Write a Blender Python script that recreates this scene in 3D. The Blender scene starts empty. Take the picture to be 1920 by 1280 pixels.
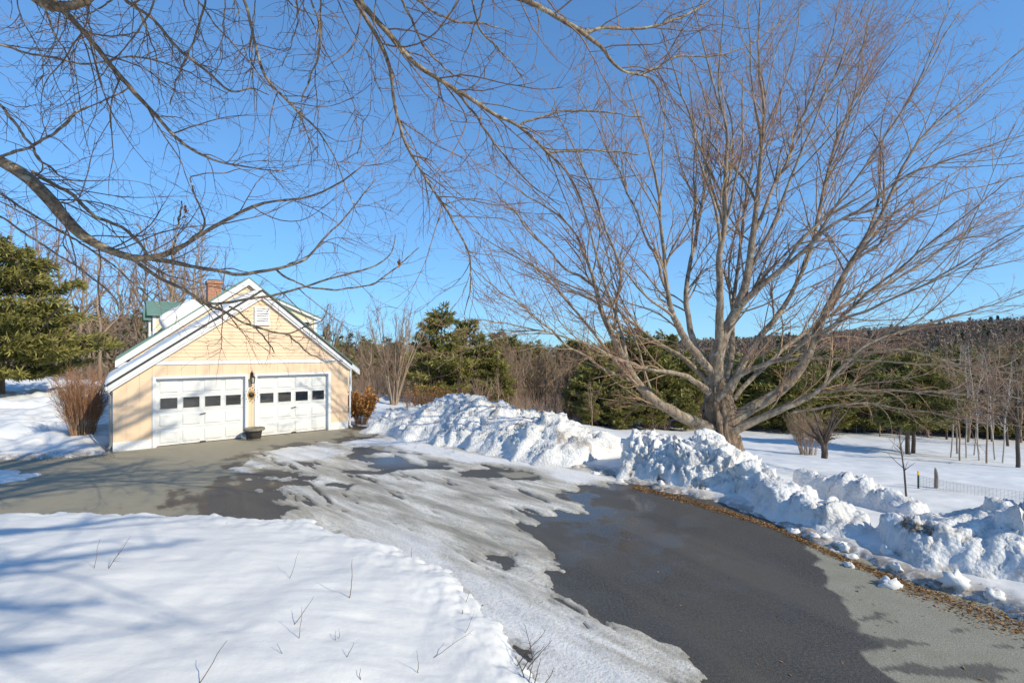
import bpy, math, random
import numpy as np
from mathutils import Vector

random.seed(7)
rng = np.random.default_rng(11)
SC = bpy.context.scene
COL = SC.collection
R = math.radians

# ------------------------------------------------------------------ camera, sky, sun, exposure
FPX, CAMH, HY = 915.0, 3.0, 655.0            # focal length in photo pixels, eye height, horizon row
cam = bpy.data.cameras.new('camera'); cam_o = bpy.data.objects.new('camera', cam); COL.objects.link(cam_o)
cam.sensor_width = 36; cam.lens = FPX / 1920 * 36; cam.shift_y = (HY - 640) / 1920
cam.clip_start = 0.05; cam.clip_end = 4000
cam_o.location = (0, 0, CAMH); cam_o.rotation_euler = (R(90), 0, 0)
SC.camera = cam_o

SUN_EL, SUN_AZ = R(33), math.atan2(1.0, -0.65)       # azimuth measured from +Y towards +X
sun_dir = Vector((math.sin(SUN_AZ) * math.cos(SUN_EL), math.cos(SUN_AZ) * math.cos(SUN_EL), math.sin(SUN_EL)))
world = bpy.data.worlds.new('World'); SC.world = world; world.use_nodes = True
wn = world.node_tree.nodes; wl = world.node_tree.links
sky = wn.new('ShaderNodeTexSky'); sky.sky_type = 'NISHITA'; sky.sun_disc = False
sky.sun_elevation = SUN_EL; sky.sun_rotation = SUN_AZ
sky.altitude = 200; sky.air_density = 1.0; sky.dust_density = 0.0; sky.ozone_density = 2.6
wn['Background'].inputs['Strength'].default_value = 0.15
hs = wn.new('ShaderNodeHueSaturation'); hs.inputs['Saturation'].default_value = 1.15; hs.inputs['Value'].default_value = 1.35
# soft shoulder on the whole sky: c*K/(c+K)
def vmath(op, a, b):
    nd = wn.new('ShaderNodeVectorMath'); nd.operation = op
    for i, v in ((0, a), (1, b)):
        if isinstance(v, bpy.types.NodeSocket): wl.new(v, nd.inputs[i])
        else: nd.inputs[i].default_value = v
    return nd.outputs[0]
K_ = (2.2, 4.5, 9.0); sk = vmath('DIVIDE', vmath('MULTIPLY', sky.outputs[0], K_), vmath('ADD', sky.outputs[0], K_))
wl.new(sk, hs.inputs['Color']); wl.new(hs.outputs[0], wn['Background'].inputs[0])
sl = bpy.data.lights.new('sun', 'SUN'); sl.energy = 3.3; sl.angle = R(0.53); sl.color = (1.0, 0.90, 0.69)
so = bpy.data.objects.new('sun', sl); COL.objects.link(so)
so.rotation_euler = sun_dir.to_track_quat('Z', 'Y').to_euler()
so.location = (30, -10, 30)
SC.view_settings.view_transform = 'Standard'; SC.view_settings.look = 'None'
SC.view_settings.gamma = 1; SC.view_settings.exposure = 0.52; SC.view_settings.use_curve_mapping = False

# ------------------------------------------------------------------ numeric helpers
def PX(px, py, Y):                                   # pixel + distance -> point
    return np.array([(px - 960) / FPX * Y, Y, CAMH - (py - HY) / FPX * Y])
def GP(px, py, z=0.0):                               # pixel on the plane z
    Y = FPX * (CAMH - z) / (py - HY)
    return ((px - 960) / FPX * Y, Y)
def sstep(a, b, x):
    t = np.clip((x - a) / (b - a), 0, 1); return t * t * (3 - 2 * t)
def _h(i, j, s):
    h = (i.astype(np.int64) * 374761393 + j.astype(np.int64) * 668265263 + s * 1442695041) & 0xffffffff
    h = ((h ^ (h >> 13)) * 1274126177) & 0xffffffff
    h = ((h ^ (h >> 15)) * 2246822519) & 0xffffffff
    return ((h ^ (h >> 16)) & 0xffffff) / float(0x1000000)
def perlin(x, y, s=0):
    xi = np.floor(x); yi = np.floor(y); fx = x - xi; fy = y - yi
    u = fx * fx * fx * (fx * (fx * 6 - 15) + 10); v = fy * fy * fy * (fy * (fy * 6 - 15) + 10)
    def g(a, b):
        th = _h(xi + a, yi + b, s) * 2 * np.pi
        return np.cos(th) * (fx - a) + np.sin(th) * (fy - b)
    n0 = g(0, 0) * (1 - u) + g(1, 0) * u; n1 = g(0, 1) * (1 - u) + g(1, 1) * u
    return (n0 * (1 - v) + n1 * v) * 1.5
def fbm(x, y, o=4, s=0, gain=0.5):
    r = 0; a = 1.0; f = 1.0
    for k in range(o):
        r = r + a * perlin(x * f + 17.3 * k, y * f - 9.1 * k, s + k); a *= gain; f *= 2.03
    return r
def worley(x, y, s=0):
    xi = np.floor(x); yi = np.floor(y)
    f1 = np.full(x.shape, 9.0); f2 = np.full(x.shape, 9.0); cid = np.zeros(x.shape)
    for a in (-1, 0, 1):
        for b in (-1, 0, 1):
            cx = xi + a + _h(xi + a, yi + b, s); cy = yi + b + _h(xi + a, yi + b, s + 77)
            d = np.hypot(cx - x, cy - y); c = _h(xi + a, yi + b, s + 311)
            m = d < f1
            f2 = np.where(m, f1, np.minimum(f2, d)); cid = np.where(m, c, cid); f1 = np.where(m, d, f1)
    return f1, f2, cid
def sdf(poly, x, y):                                 # > 0 inside
    p = np.asarray(poly, float); d = np.full(x.shape, 1e9); ins = np.zeros(x.shape, bool)
    for i in range(len(p)):
        a = p[i]; b = p[(i + 1) % len(p)]; e = b - a; wx = x - a[0]; wy = y - a[1]
        t = np.clip((wx * e[0] + wy * e[1]) / (e @ e + 1e-12), 0, 1)
        d = np.minimum(d, (wx - t * e[0]) ** 2 + (wy - t * e[1]) ** 2)
        c = ((a[1] > y) != (b[1] > y)) & (x < (b[0] - a[0]) * (y - a[1]) / (b[1] - a[1] + 1e-12) + a[0])
        ins ^= c
    return np.where(ins, 1, -1) * np.sqrt(d)
def pdist(line, x, y):
    d = np.full(x.shape, 1e9)
    for a, b in zip(line[:-1], line[1:]):
        a = np.array(a, float); b = np.array(b, float); e = b - a; wx = x - a[0]; wy = y - a[1]
        t = np.clip((wx * e[0] + wy * e[1]) / (e @ e + 1e-12), 0, 1)
        d = np.minimum(d, (wx - t * e[0]) ** 2 + (wy - t * e[1]) ** 2)
    return np.sqrt(d)

# ------------------------------------------------------------------ mesh helpers
def mesh_data(name, V, faces, attrs=None, smooth=True):
    me = bpy.data.meshes.new(name); V = np.asarray(V, np.float32)
    me.vertices.add(len(V)); me.vertices.foreach_set('co', V.ravel())
    faces = [np.asarray(f, np.int32) for f in faces if len(f)]
    nl = sum(f.size for f in faces); nf = sum(len(f) for f in faces)
    me.loops.add(nl); me.polygons.add(nf)
    me.loops.foreach_set('vertex_index', np.concatenate([f.ravel() for f in faces]))
    tot = np.concatenate([np.full(len(f), f.shape[1], np.int32) for f in faces])
    st = np.concatenate([[0], np.cumsum(tot)[:-1]]).astype(np.int32)
    me.polygons.foreach_set('loop_start', st)
    me.polygons.foreach_set('use_smooth', np.full(nf, smooth, bool))
    for k, a in (attrs or {}).items():
        at = me.attributes.new(k, 'FLOAT', 'POINT'); at.data.foreach_set('value', np.asarray(a, np.float32).ravel())
    me.update(calc_edges=True); me.validate()
    return me
def link(name, me, mat=None, parent=None):
    o = bpy.data.objects.new(name, me); COL.objects.link(o)
    if mat is not None and me is not None and not me.materials: me.materials.append(mat)
    if parent is not None: o.parent = parent
    return o
def meshobj(name, V, faces, mat, parent=None, attrs=None, smooth=True):
    return link(name, mesh_data(name, V, faces, attrs, smooth), mat, parent)
def tag(o, label=None, cat=None, group=None, kind=None):
    if label: o['label'] = label
    if cat: o['category'] = cat
    if group: o['group'] = group
    if kind: o['kind'] = kind
    return o
def empty(name, loc=(0, 0, 0), rz=0, label=None, cat=None, group=None):
    o = bpy.data.objects.new(name, None); COL.objects.link(o); o.location = loc; o.rotation_euler = (0, 0, rz)
    o.empty_display_size = 0.2
    return tag(o, label, cat, group)
BOXF = [(0, 3, 2, 1), (4, 5, 6, 7), (0, 1, 5, 4), (1, 2, 6, 5), (2, 3, 7, 6), (3, 0, 4, 7)]
def box_vf(x0, x1, y0, y1, z0, z1):
    return [(x0, y0, z0), (x1, y0, z0), (x1, y1, z0), (x0, y1, z0), (x0, y0, z1), (x1, y0, z1), (x1, y1, z1), (x0, y1, z1)]
def box(name, x0, x1, y0, y1, z0, z1, mat, parent=None):
    return meshobj(name, box_vf(x0, x1, y0, y1, z0, z1), [BOXF], mat, parent, smooth=False)
def prism(name, pts, s0, s1, mat, parent=None):      # polygon in (x, z), extruded along y
    n = len(pts); me = bpy.data.meshes.new(name)
    V = [(p[0], s0, p[1]) for p in pts] + [(p[0], s1, p[1]) for p in pts]
    F = [tuple(range(n)), tuple(range(2 * n - 1, n - 1, -1))] + [(i + n, (i + 1) % n + n, (i + 1) % n, i) for i in range(n)]
    me.from_pydata(V, [], F); me.update()
    return link(name, me, mat, parent)
class MB:                                            # collects simple pieces of one part
    def __init__(s): s.V = []; s.Q = []; s.T = []
    def box(s, *a):
        o = len(s.V); s.V += box_vf(*a); s.Q += [tuple(i + o for i in f) for f in BOXF]; return s
    def tube(s, pts, rad, n=8, cap=True):
        P = np.array(pts, float)[None]; rr = np.broadcast_to(np.asarray(rad, float), (len(pts),))[None]
        v, q = tubes(P, rr, n); o = len(s.V); s.V += [tuple(x) for x in v]; s.Q += [tuple(i + o for i in f) for f in q]
        if cap:
            for base in (o, o + (len(pts) - 1) * n):
                c = len(s.V); s.V.append(tuple(np.mean(s.V[base:base + n], 0)))
                s.T += [(c, base + i, base + (i + 1) % n) for i in range(n)]
        return s
    def lathe(s, prof, c=(0, 0, 0), n=24):
        o = len(s.V)
        for r, z in prof:
            s.V += [(c[0] + r * math.cos(2 * math.pi * i / n), c[1] + r * math.sin(2 * math.pi * i / n), c[2] + z) for i in range(n)]
        for k in range(len(prof) - 1):
            s.Q += [(o + k * n + i, o + k * n + (i + 1) % n, o + (k + 1) * n + (i + 1) % n, o + (k + 1) * n + i) for i in range(n)]
        return s
    def build(s, name, mat, parent=None, smooth=False):
        return meshobj(name, s.V, [s.Q, s.T] if s.T else [s.Q], mat, parent, smooth=smooth)
def tubes(P, Rd, n):                                 # P (M,N,3), Rd (M,N) -> verts, quads
    M, N, _ = P.shape
    T = np.gradient(P, axis=1); T /= np.linalg.norm(T, axis=2, keepdims=True) + 1e-9
    mean = P[:, -1] - P[:, 0]; ref = np.zeros((M, 3)); ref[np.arange(M), np.argmin(np.abs(mean), axis=1)] = 1
    A = np.cross(T, ref[:, None, :]); A /= np.linalg.norm(A, axis=2, keepdims=True) + 1e-9
    B = np.cross(T, A)
    th = np.arange(n) * 2 * np.pi / n
    V = P[:, :, None, :] + Rd[:, :, None, None] * (A[:, :, None, :] * np.cos(th)[None, None, :, None] + B[:, :, None, :] * np.sin(th)[None, None, :, None])
    idx = np.arange(M * N * n).reshape(M, N, n)
    a = idx[:, :-1, :]; b = np.roll(a, -1, axis=2); c = idx[:, 1:, :]; d = np.roll(c, -1, axis=2)
    Q = np.stack([a, b, d, c], axis=-1).reshape(-1, 4)
    return V.reshape(-1, 3), Q

# ------------------------------------------------------------------ materials
class NT:
    def __init__(s, name):
        s.m = bpy.data.materials.new(name); s.m.use_nodes = True
        s.t = s.m.node_tree; s.n = s.t.nodes; s.b = s.n['Principled BSDF']
        s.co = s.n.new('ShaderNodeTexCoord')
    def add(s, t, **kw):
        nd = s.n.new(t)
        for k, v in kw.items(): setattr(nd, k, v)
        return nd
    def set(s, nd, i, v):
        if isinstance(v, bpy.types.NodeSocket): s.t.links.new(v, nd.inputs[i])
        else: nd.inputs[i].default_value = v
    def vec(s, scale=(1, 1, 1), rot=(0, 0, 0), src='Object'):
        m0 = s.add('ShaderNodeMapping'); s.set(m0, 'Vector', s.co.outputs[src]); m0.inputs['Rotation'].default_value = rot
        mp = s.add('ShaderNodeMapping'); s.set(mp, 'Vector', m0.outputs[0]); mp.inputs['Scale'].default_value = scale
        return mp.outputs[0]
    def noise(s, scale, detail=4, rough=0.55, vec=None, dist=0.0):
        nd = s.add('ShaderNodeTexNoise'); s.set(nd, 'Vector', vec or s.co.outputs['Object'])
        nd.inputs['Scale'].default_value = scale; nd.inputs['Detail'].default_value = detail
        nd.inputs['Roughness'].default_value = rough; nd.inputs['Distortion'].default_value = dist
        return nd.outputs['Fac']
    def ramp(s, fac, stops):
        nd = s.add('ShaderNodeValToRGB'); s.set(nd, 'Fac', fac); e = nd.color_ramp.elements
        while len(e) < len(stops): e.new(0.5)
        for i, (p, c) in enumerate(stops):
            e[i].position = p; e[i].color = (c[0], c[1], c[2], 1) if isinstance(c, (tuple, list)) else (c, c, c, 1)
        return nd.outputs[0]
    def mix(s, fac, a, b, blend='MIX'):
        nd = s.add('ShaderNodeMix', data_type='RGBA', blend_type=blend)
        s.set(nd, 0, fac)
        for i, v in ((6, a), (7, b)):
            s.set(nd, i, v if isinstance(v, bpy.types.NodeSocket) else (v[0], v[1], v[2], 1))
        return nd.outputs[2]
    def math(s, op, a, b=0.0, c=None):
        nd = s.add('ShaderNodeMath', operation=op); s.set(nd, 0, a); s.set(nd, 1, b)
        if c is not None: s.set(nd, 2, c)
        return nd.outputs[0]
    def attr(s, name):
        nd = s.add('ShaderNodeAttribute', attribute_name=name); return nd.outputs['Fac']
    def bump(s, h, strength=0.3, dist=0.02):
        nd = s.add('ShaderNodeBump'); s.set(nd, 'Height', h); nd.inputs['Strength'].default_value = strength; nd.inputs['Distance'].default_value = dist
        s.t.links.new(nd.outputs[0], s.b.inputs['Normal']); return nd.outputs[0]
    def out(s, col, rough=0.6, spec=None, metal=None):
        s.set(s.b, 'Base Color', col if isinstance(col, bpy.types.NodeSocket) else (col[0], col[1], col[2], 1))
        s.set(s.b, 'Roughness', rough)
        if spec is not None: s.set(s.b, 'Specular IOR Level', spec)
        if metal is not None: s.set(s.b, 'Metallic', metal)
        return s.m
def simple(name, c, rough=0.6, var=0.12, scale=6, bump=0.0, spec=0.3, metal=0.0, stretch=(1, 1, 1)):
    t = NT(name); v = t.vec(stretch); n = t.noise(scale, 5, 0.6, v)
    col = t.ramp(n, [(0.3, tuple(x * (1 - var) for x in c)), (0.7, tuple(min(1, x * (1 + var)) for x in c))])
    if bump: t.bump(t.noise(scale * 8, 4, 0.6, v), bump, 0.01)
    return t.out(col, rough, spec, metal)

def painted(name, c, var, rough=0.55):
    t = NT(name); n = t.noise(2.5, 5, 0.6); col = t.ramp(n, [(0.3, tuple(x * (1 - var) for x in c)), (0.7, tuple(min(1, x * (1 + var)) for x in c))])
    drip = t.noise(5, 5, 0.7, t.vec((3.0, 3.0, 0.25))); col = t.mix(t.ramp(drip, [(0.56, 0.0), (0.74, 0.16)]), col, tuple(x * 0.72 for x in c))
    sep = t.add('ShaderNodeSeparateXYZ'); t.set(sep, 0, t.co.outputs['Object'])
    spl = t.math('MULTIPLY', t.ramp(sep.outputs[2], [(0.02, 1.0), (0.42, 0.0)]), t.ramp(t.noise(14, 6, 0.75), [(0.45, 0.0), (0.68, 0.4)]))
    col = t.mix(spl, col, (0.30, 0.24, 0.17)); t.bump(t.noise(24, 4, 0.6), 0.06, 0.01)
    return t.out(col, rough, 0.3)
def mk_snow(name='snow', crumbly=False):
    t = NT(name)
    big = t.noise(0.7, 4, 0.5)
    k_ = 1.0 if crumbly else 0.93
    c = t.ramp(big, [(0.3, (0.78 * k_, 0.772 * k_, 0.755 * k_)), (0.7, (0.87 * k_, 0.862 * k_, 0.845 * k_))])
    crust = t.noise(1.6, 6, 0.65, t.vec((1.0, 3.2, 1))); c = t.mix(t.ramp(crust, [(0.40, 0.0), (0.60, 0.75)]), c, (0.69, 0.69, 0.69))
    dirt = t.attr('dirt'); dn = t.noise(9, 6, 0.7)
    dm = t.math('MULTIPLY', dirt, t.ramp(dn, [(0.36, 0.0), (0.52, 1.0)]))
    c = t.mix(dm, c, (0.16, 0.11, 0.065))
    forest = t.attr('forest'); fm = t.math('MULTIPLY', forest, t.ramp(t.noise(0.35, 5, 0.65), [(0.45, 0.0), (0.62, 1.0)]))
    c = t.mix(fm, c, (0.12, 0.085, 0.05))
    h = t.math('ADD', t.noise(22, 4, 0.6), t.math('MULTIPLY', t.noise(110, 2, 0.5), 0.4))
    far = t.attr('far'); c = t.mix(far, c, t.ramp(t.noise(0.12, 5, 0.6), [(0.35, (0.07, 0.05, 0.032)), (0.65, (0.14, 0.10, 0.07))]))
    if crumbly:
        vo = t.add('ShaderNodeTexVoronoi'); t.set(vo, 'Vector', t.co.outputs['Object']); vo.inputs['Scale'].default_value = 17
        h = t.math('ADD', t.math('MULTIPLY', vo.outputs['Distance'], -1.3), t.math('MULTIPLY', t.noise(30, 5, 0.7), 1.2)); t.bump(h, 0.55, 0.03)
    else: t.bump(t.math('ADD', h, t.math('MULTIPLY', crust, 1.5)), 0.3, 0.014)
    return t.out(c, 0.55, 0.25)
def mk_asphalt():
    t = NT('asphalt')
    wet = t.attr('wet')                               # 0 dry .. 1 wet (a stain with its own outline)
    grit = t.math('ADD', t.math('MULTIPLY', t.noise(200, 2, 0.5), 0.55), t.math('MULTIPLY', t.noise(55, 3, 0.6), 0.45)); mid = t.noise(3.5, 6, 0.65); big = t.noise(0.6, 4, 0.6)
    dry = t.ramp(grit, [(0.3, (0.19, 0.18, 0.14)), (0.52, (0.32, 0.31, 0.255)), (0.75, (0.44, 0.43, 0.37))])
    spk2 = t.noise(60, 4, 0.7); dry = t.mix(t.ramp(spk2, [(0.42, 0.6), (0.55, 0.0)]), dry, (0.17, 0.16, 0.125))
    dry = t.mix(t.ramp(mid, [(0.4, 0.0), (0.75, 0.55)]), dry, (0.20, 0.18, 0.135))
    moss = t.attr('warm'); dry = t.mix(t.math('MULTIPLY', moss, 0.45), dry, (0.36, 0.305, 0.20))
    vor = t.add('ShaderNodeTexVoronoi'); t.set(vor, 'Vector', t.co.outputs['Object']); vor.inputs['Scale'].default_value = 75
    stone = t.ramp(vor.outputs['Distance'], [(0.10, 0.34), (0.28, 0.05)])
    wetc = t.mix(t.ramp(grit, [(0.4, 0.0), (0.7, 1.0)]), (0.042, 0.038, 0.033), stone)
    speck = t.noise(34, 5, 0.75); wetc = t.mix(t.ramp(speck, [(0.45, 0.0), (0.72, 0.75)]), wetc, (0.17, 0.155, 0.13))
    trk = t.noise(1.1, 4, 0.55, t.vec((0.12, 1.0, 1), (0, 0, R(58)))); wetc = t.mix(t.ramp(trk, [(0.48, 0.0), (0.62, 0.5)]), wetc, (0.12, 0.105, 0.085))
    wetc = t.mix(t.ramp(big, [(0.4, 0.0), (0.7, 0.6)]), wetc, (0.105, 0.093, 0.074))
    col = t.mix(wet, dry, wetc); col = t.mix(t.math('MULTIPLY', t.attr('silt'), t.ramp(t.noise(6, 6, 0.7), [(0.38, 0.0), (0.58, 0.85)])), col, (0.13, 0.09, 0.05))
    pud = t.attr('puddle')
    r1 = t.math('SUBTRACT', 0.86, t.math('MULTIPLY', wet, 0.30))
    rough = t.math('MAXIMUM', 0.07, t.math('SUBTRACT', r1, t.math('MULTIPLY', pud, 0.46)))
    nd = t.add('ShaderNodeBump'); t.set(nd, 'Height', t.math('ADD', grit, t.math('MULTIPLY', vor.outputs['Distance'], -0.8)))
    t.set(nd, 'Strength', t.math('SUBTRACT', 0.45, t.math('MULTIPLY', pud, 0.40))); nd.inputs['Distance'].default_value = 0.006
    t.t.links.new(nd.outputs[0], t.b.inputs['Normal'])
    return t.out(col, rough, 0.35)
ROADROT = R(-32)
def mk_ice():
    t = NT('ice')
    v = t.vec((0.22, 1.0, 1), (0, 0, R(40))); streak = t.noise(2.3, 8, 0.70, v, 0.5); fine = t.noise(26, 6, 0.72)
    v2 = t.vec((0.10, 1.0, 1), (0, 0, R(41))); track = t.noise(3.2, 4, 0.55, v2)
    c = t.ramp(streak, [(0.29, (0.18, 0.155, 0.11)), (0.40, (0.40, 0.36, 0.285)), (0.51, (0.66, 0.62, 0.54)), (0.64, (0.87, 0.85, 0.80))])
    c = t.mix(t.ramp(track, [(0.48, 0.0), (0.62, 0.6)]), c, (0.27, 0.235, 0.175))
    c = t.mix(t.ramp(fine, [(0.36, 0.55), (0.52, 0.0)]), c, (0.30, 0.28, 0.235))
    c = t.mix(t.math('MULTIPLY', t.attr('white'), t.ramp(fine, [(0.32, 0.45), (0.5, 1.0)])), c, (0.85, 0.85, 0.86))
    c = t.mix(t.attr('thin'), c, (0.15, 0.145, 0.125))
    t.bump(t.math('ADD', streak, t.math('MULTIPLY', fine, 0.8)), 0.75, 0.04)
    return t.out(c, t.ramp(streak, [(0.35, 0.30), (0.6, 0.55)]), 0.4)
def mk_bark(name, dark, light, scale=10, lichen=None, tip=None, stretch=(1, 1, 0.25), bump=0.5):
    t = NT(name); v = t.vec(stretch); n = t.noise(scale, 6, 0.7, v, 0.4); c = t.ramp(n, [(0.32, dark), (0.62, light)])
    if lichen: c = t.mix(t.ramp(t.noise(scale * 0.5, 5, 0.7), [(0.55, 0.0), (0.62, 0.8)]), c, lichen)
    if tip: c = t.mix(t.attr('tip'), c, tip)
    t.bump(n, bump, 0.02)
    return t.out(c, 0.85, 0.15)
def mk_leafy(name, stops, rough=0.6):
    t = NT(name); c = t.ramp(t.attr('tint'), stops)
    return t.out(c, rough, 0.2)
def mk_brick():
    t = NT('brick'); b = t.add('ShaderNodeTexBrick'); v = t.vec((1, 1, 1), (R(90), 0, 0)); t.set(b, 'Vector', v)
    b.inputs['Scale'].default_value = 1; b.inputs['Brick Width'].default_value = 0.2; b.inputs['Row Height'].default_value = 0.072; b.inputs['Mortar Size'].default_value = 0.008
    b.inputs['Color1'].default_value = (0.36, 0.12, 0.06, 1); b.inputs['Color2'].default_value = (0.48, 0.20, 0.11, 1); b.inputs['Mortar'].default_value = (0.45, 0.36, 0.29, 1)
    t.bump(b.outputs['Fac'], -0.5, 0.01)
    return t.out(b.outputs['Color'], 0.85, 0.2)

M = dict(
    snow=mk_snow(), banksnow=mk_snow('bank_snow', True), asphalt=mk_asphalt(), ice=mk_ice(),
    siding=painted('siding_paint', (0.80, 0.585, 0.395), 0.06),
    siding_back=simple('siding_paint_pale', (0.80, 0.66, 0.46), 0.6, 0.05, 3, 0.05),
    white=painted('white_paint', (0.78, 0.78, 0.77), 0.04),
    dirty_white=painted('weathered_white_paint', (0.74, 0.735, 0.71), 0.05),
    roofgreen=simple('green_metal_roof', (0.15, 0.25, 0.20), 0.45, 0.1, 2, 0.0, 0.4),
    drip=simple('dark_roof_edge', (0.05, 0.05, 0.05), 0.6, 0.2, 8),
    shingle=simple('roof_shingle', (0.09, 0.085, 0.08), 0.9, 0.25, 30, 0.3),
    glass=NT('window_glass').out((0.012, 0.013, 0.016), 0.04, 1.0),
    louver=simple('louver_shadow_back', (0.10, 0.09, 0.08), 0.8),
    metal=simple('black_iron', (0.035, 0.03, 0.025), 0.5, 0.2, 20, 0.1, 0.5, 0.6),
    brass=simple('aged_brass', (0.40, 0.235, 0.055), 0.5, 0.25, 20, 0.1, 0.5, 0.0),
    lampglass=simple('lamp_glass', (0.55, 0.52, 0.45), 0.15, 0.05),
    pot=simple('dark_pot', (0.07, 0.062, 0.055), 0.75, 0.25, 8, 0.2),
    potrim=simple('stone_pot_rim', (0.22, 0.20, 0.155), 0.8, 0.2, 12, 0.2),
    soil=simple('soil', (0.07, 0.05, 0.03), 0.95, 0.3, 20, 0.5),
    brick=mk_brick(), flash=simple('lead_cap', (0.13, 0.13, 0.13), 0.6),
    maple_bark=mk_bark('maple_bark', (0.045, 0.031, 0.022), (0.30, 0.22, 0.155), 11, None, None, (1, 1, 0.16), 0.9),
    maple_limb=mk_bark('maple_limb_bark', (0.10, 0.072, 0.05), (0.38, 0.30, 0.215), 9, (0.44, 0.39, 0.31), None, (1, 1, 0.4), 0.5),
    maple_twig=mk_bark('maple_twig_bark', (0.22, 0.15, 0.09), (0.44, 0.32, 0.205), 6, None, (0.32, 0.135, 0.12), (1, 1, 1), 0.2),
    near_limb=mk_bark('overhanging_limb_bark', (0.075, 0.054, 0.037), (0.33, 0.25, 0.17), 16, (0.42, 0.40, 0.30), None, (1, 1, 1), 0.7),
    near_twig=mk_bark('overhanging_twig_bark', (0.13, 0.09, 0.06), (0.30, 0.21, 0.14), 10, None, (0.22, 0.10, 0.085), (1, 1, 1), 0.2),
    bare_bark=mk_bark('grey_tree_bark', (0.16, 0.115, 0.08), (0.42, 0.315, 0.225), 5, None, (0.34, 0.22, 0.145), (1, 1, 0.3), 0.4),
    dark_bark=mk_bark('dark_tree_bark', (0.05, 0.04, 0.033), (0.17, 0.13, 0.10), 6, None, (0.16, 0.11, 0.085), (1, 1, 0.3), 0.4),
    birch_bark=mk_bark('birch_bark', (0.30, 0.26, 0.22), (0.62, 0.57, 0.50), 4, None, (0.20, 0.13, 0.11), (1, 1, 1.5), 0.2),
    pine_bark=mk_bark('pine_bark', (0.05, 0.04, 0.03), (0.20, 0.15, 0.115), 6, None, None, (1, 1, 0.3), 0.6),
    needles=mk_leafy('pine_needles', [(0.0, (0.06, 0.068, 0.022)), (0.5, (0.21, 0.20, 0.055)), (1.0, (0.36, 0.31, 0.095))]),
    farwood=mk_leafy('far_wood_crowns', [(0.0, (0.05, 0.065, 0.03)), (0.35, (0.12, 0.125, 0.05)), (0.5, (0.20, 0.145, 0.10)), (0.75, (0.27, 0.195, 0.14)), (1.0, (0.33, 0.25, 0.19))]),
    redbrown=mk_bark('red_brown_shrub_stem', (0.24, 0.14, 0.08), (0.50, 0.32, 0.19), 8, None, (0.42, 0.20, 0.10), (1, 1, 1), 0.2),
    deadleaf=mk_leafy('dead_leaves', [(0.0, (0.28, 0.11, 0.03)), (0.5, (0.55, 0.24, 0.06)), (1.0, (0.70, 0.38, 0.12))]),
    litter=mk_leafy('leaf_litter', [(0.0, (0.07, 0.04, 0.02)), (0.5, (0.24, 0.125, 0.045)), (1.0, (0.46, 0.26, 0.10))]),
    litterbase=simple('litter_soil', (0.075, 0.05, 0.03), 0.95, 0.4, 14, 0.8),
    stalk=simple('dry_stalk', (0.17, 0.125, 0.075), 0.9, 0.3, 20),
    wire=simple('galvanised_wire', (0.30, 0.30, 0.29), 0.5, 0.2, 20, 0, 0.5, 0.7),
    postgreen=simple('green_post_paint', (0.03, 0.06, 0.04), 0.6), posttip=simple('yellow_post_tip', (0.65, 0.40, 0.06), 0.6),
    oldwood=simple('weathered_wood', (0.24, 0.20, 0.16), 0.9, 0.3, 14, 0.5, 0.2, 0, (1, 1, 0.2)),
)

# ------------------------------------------------------------------ terrain functions
PAVED = [GP(*p) for p in [(-500, 868), (0, 862), (60, 862), (120, 858), (200, 850), (214, 838), (650, 796), (668, 800), (722, 800),
                          (738, 812), (800, 829), (900, 849), (1000, 862), (1120, 884), (1180, 905), (1300, 933), (1450, 978), (1560, 1028), (1700, 1083), (1920, 1163), (2250, 1290)]]
PAVED += [(6.2, 2.5), (2.0, 2.2)]
PAVED += [GP(px, py, 0.12) for px, py in [(1110, 1345), (1055, 1285), (1015, 1240), (968, 1190), (930, 1148), (890, 1103), (852, 1062), (768, 1025), (705, 1001), (640, 985),
                                         (560, 967), (450, 962), (330, 957), (150, 952), (0, 955), (-500, 960)]]
FRONT = [GP(px, py, 0.12) for px, py in [(-500, 960), (0, 955), (330, 957), (560, 967), (705, 1001), (852, 1062), (960, 1148), (1090, 1240), (1230, 1345)]]
PATCH = [GP(*p) for p in [(-200, 892), (-20, 884), (40, 888), (62, 893), (45, 899), (0, 905), (-200, 912)]]
def base_z(x, y):                                    # lie of the land below the snow
    q = 0.055 * x + 0.085 * y - 1.35 + 0.45 * sstep(3.5, 9, x)
    q = np.log1p(np.exp(q * 6)) / 6
    z = -1.12 * q; z = -15 * (1 - np.exp(z / 15))
    z = z - 0.8 * sstep(16, 30, y) * sstep(-6, 2, x)
    r = np.hypot(x, y)
    hill = 30 * np.exp(-(((x - 560) / 330) ** 2 + ((y - 430) / 170) ** 2)) + 11 * np.exp(-((y - 420) / 160) ** 2) * sstep(60, 260, r)
    return z + hill * sstep(110, 300, r)
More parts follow.
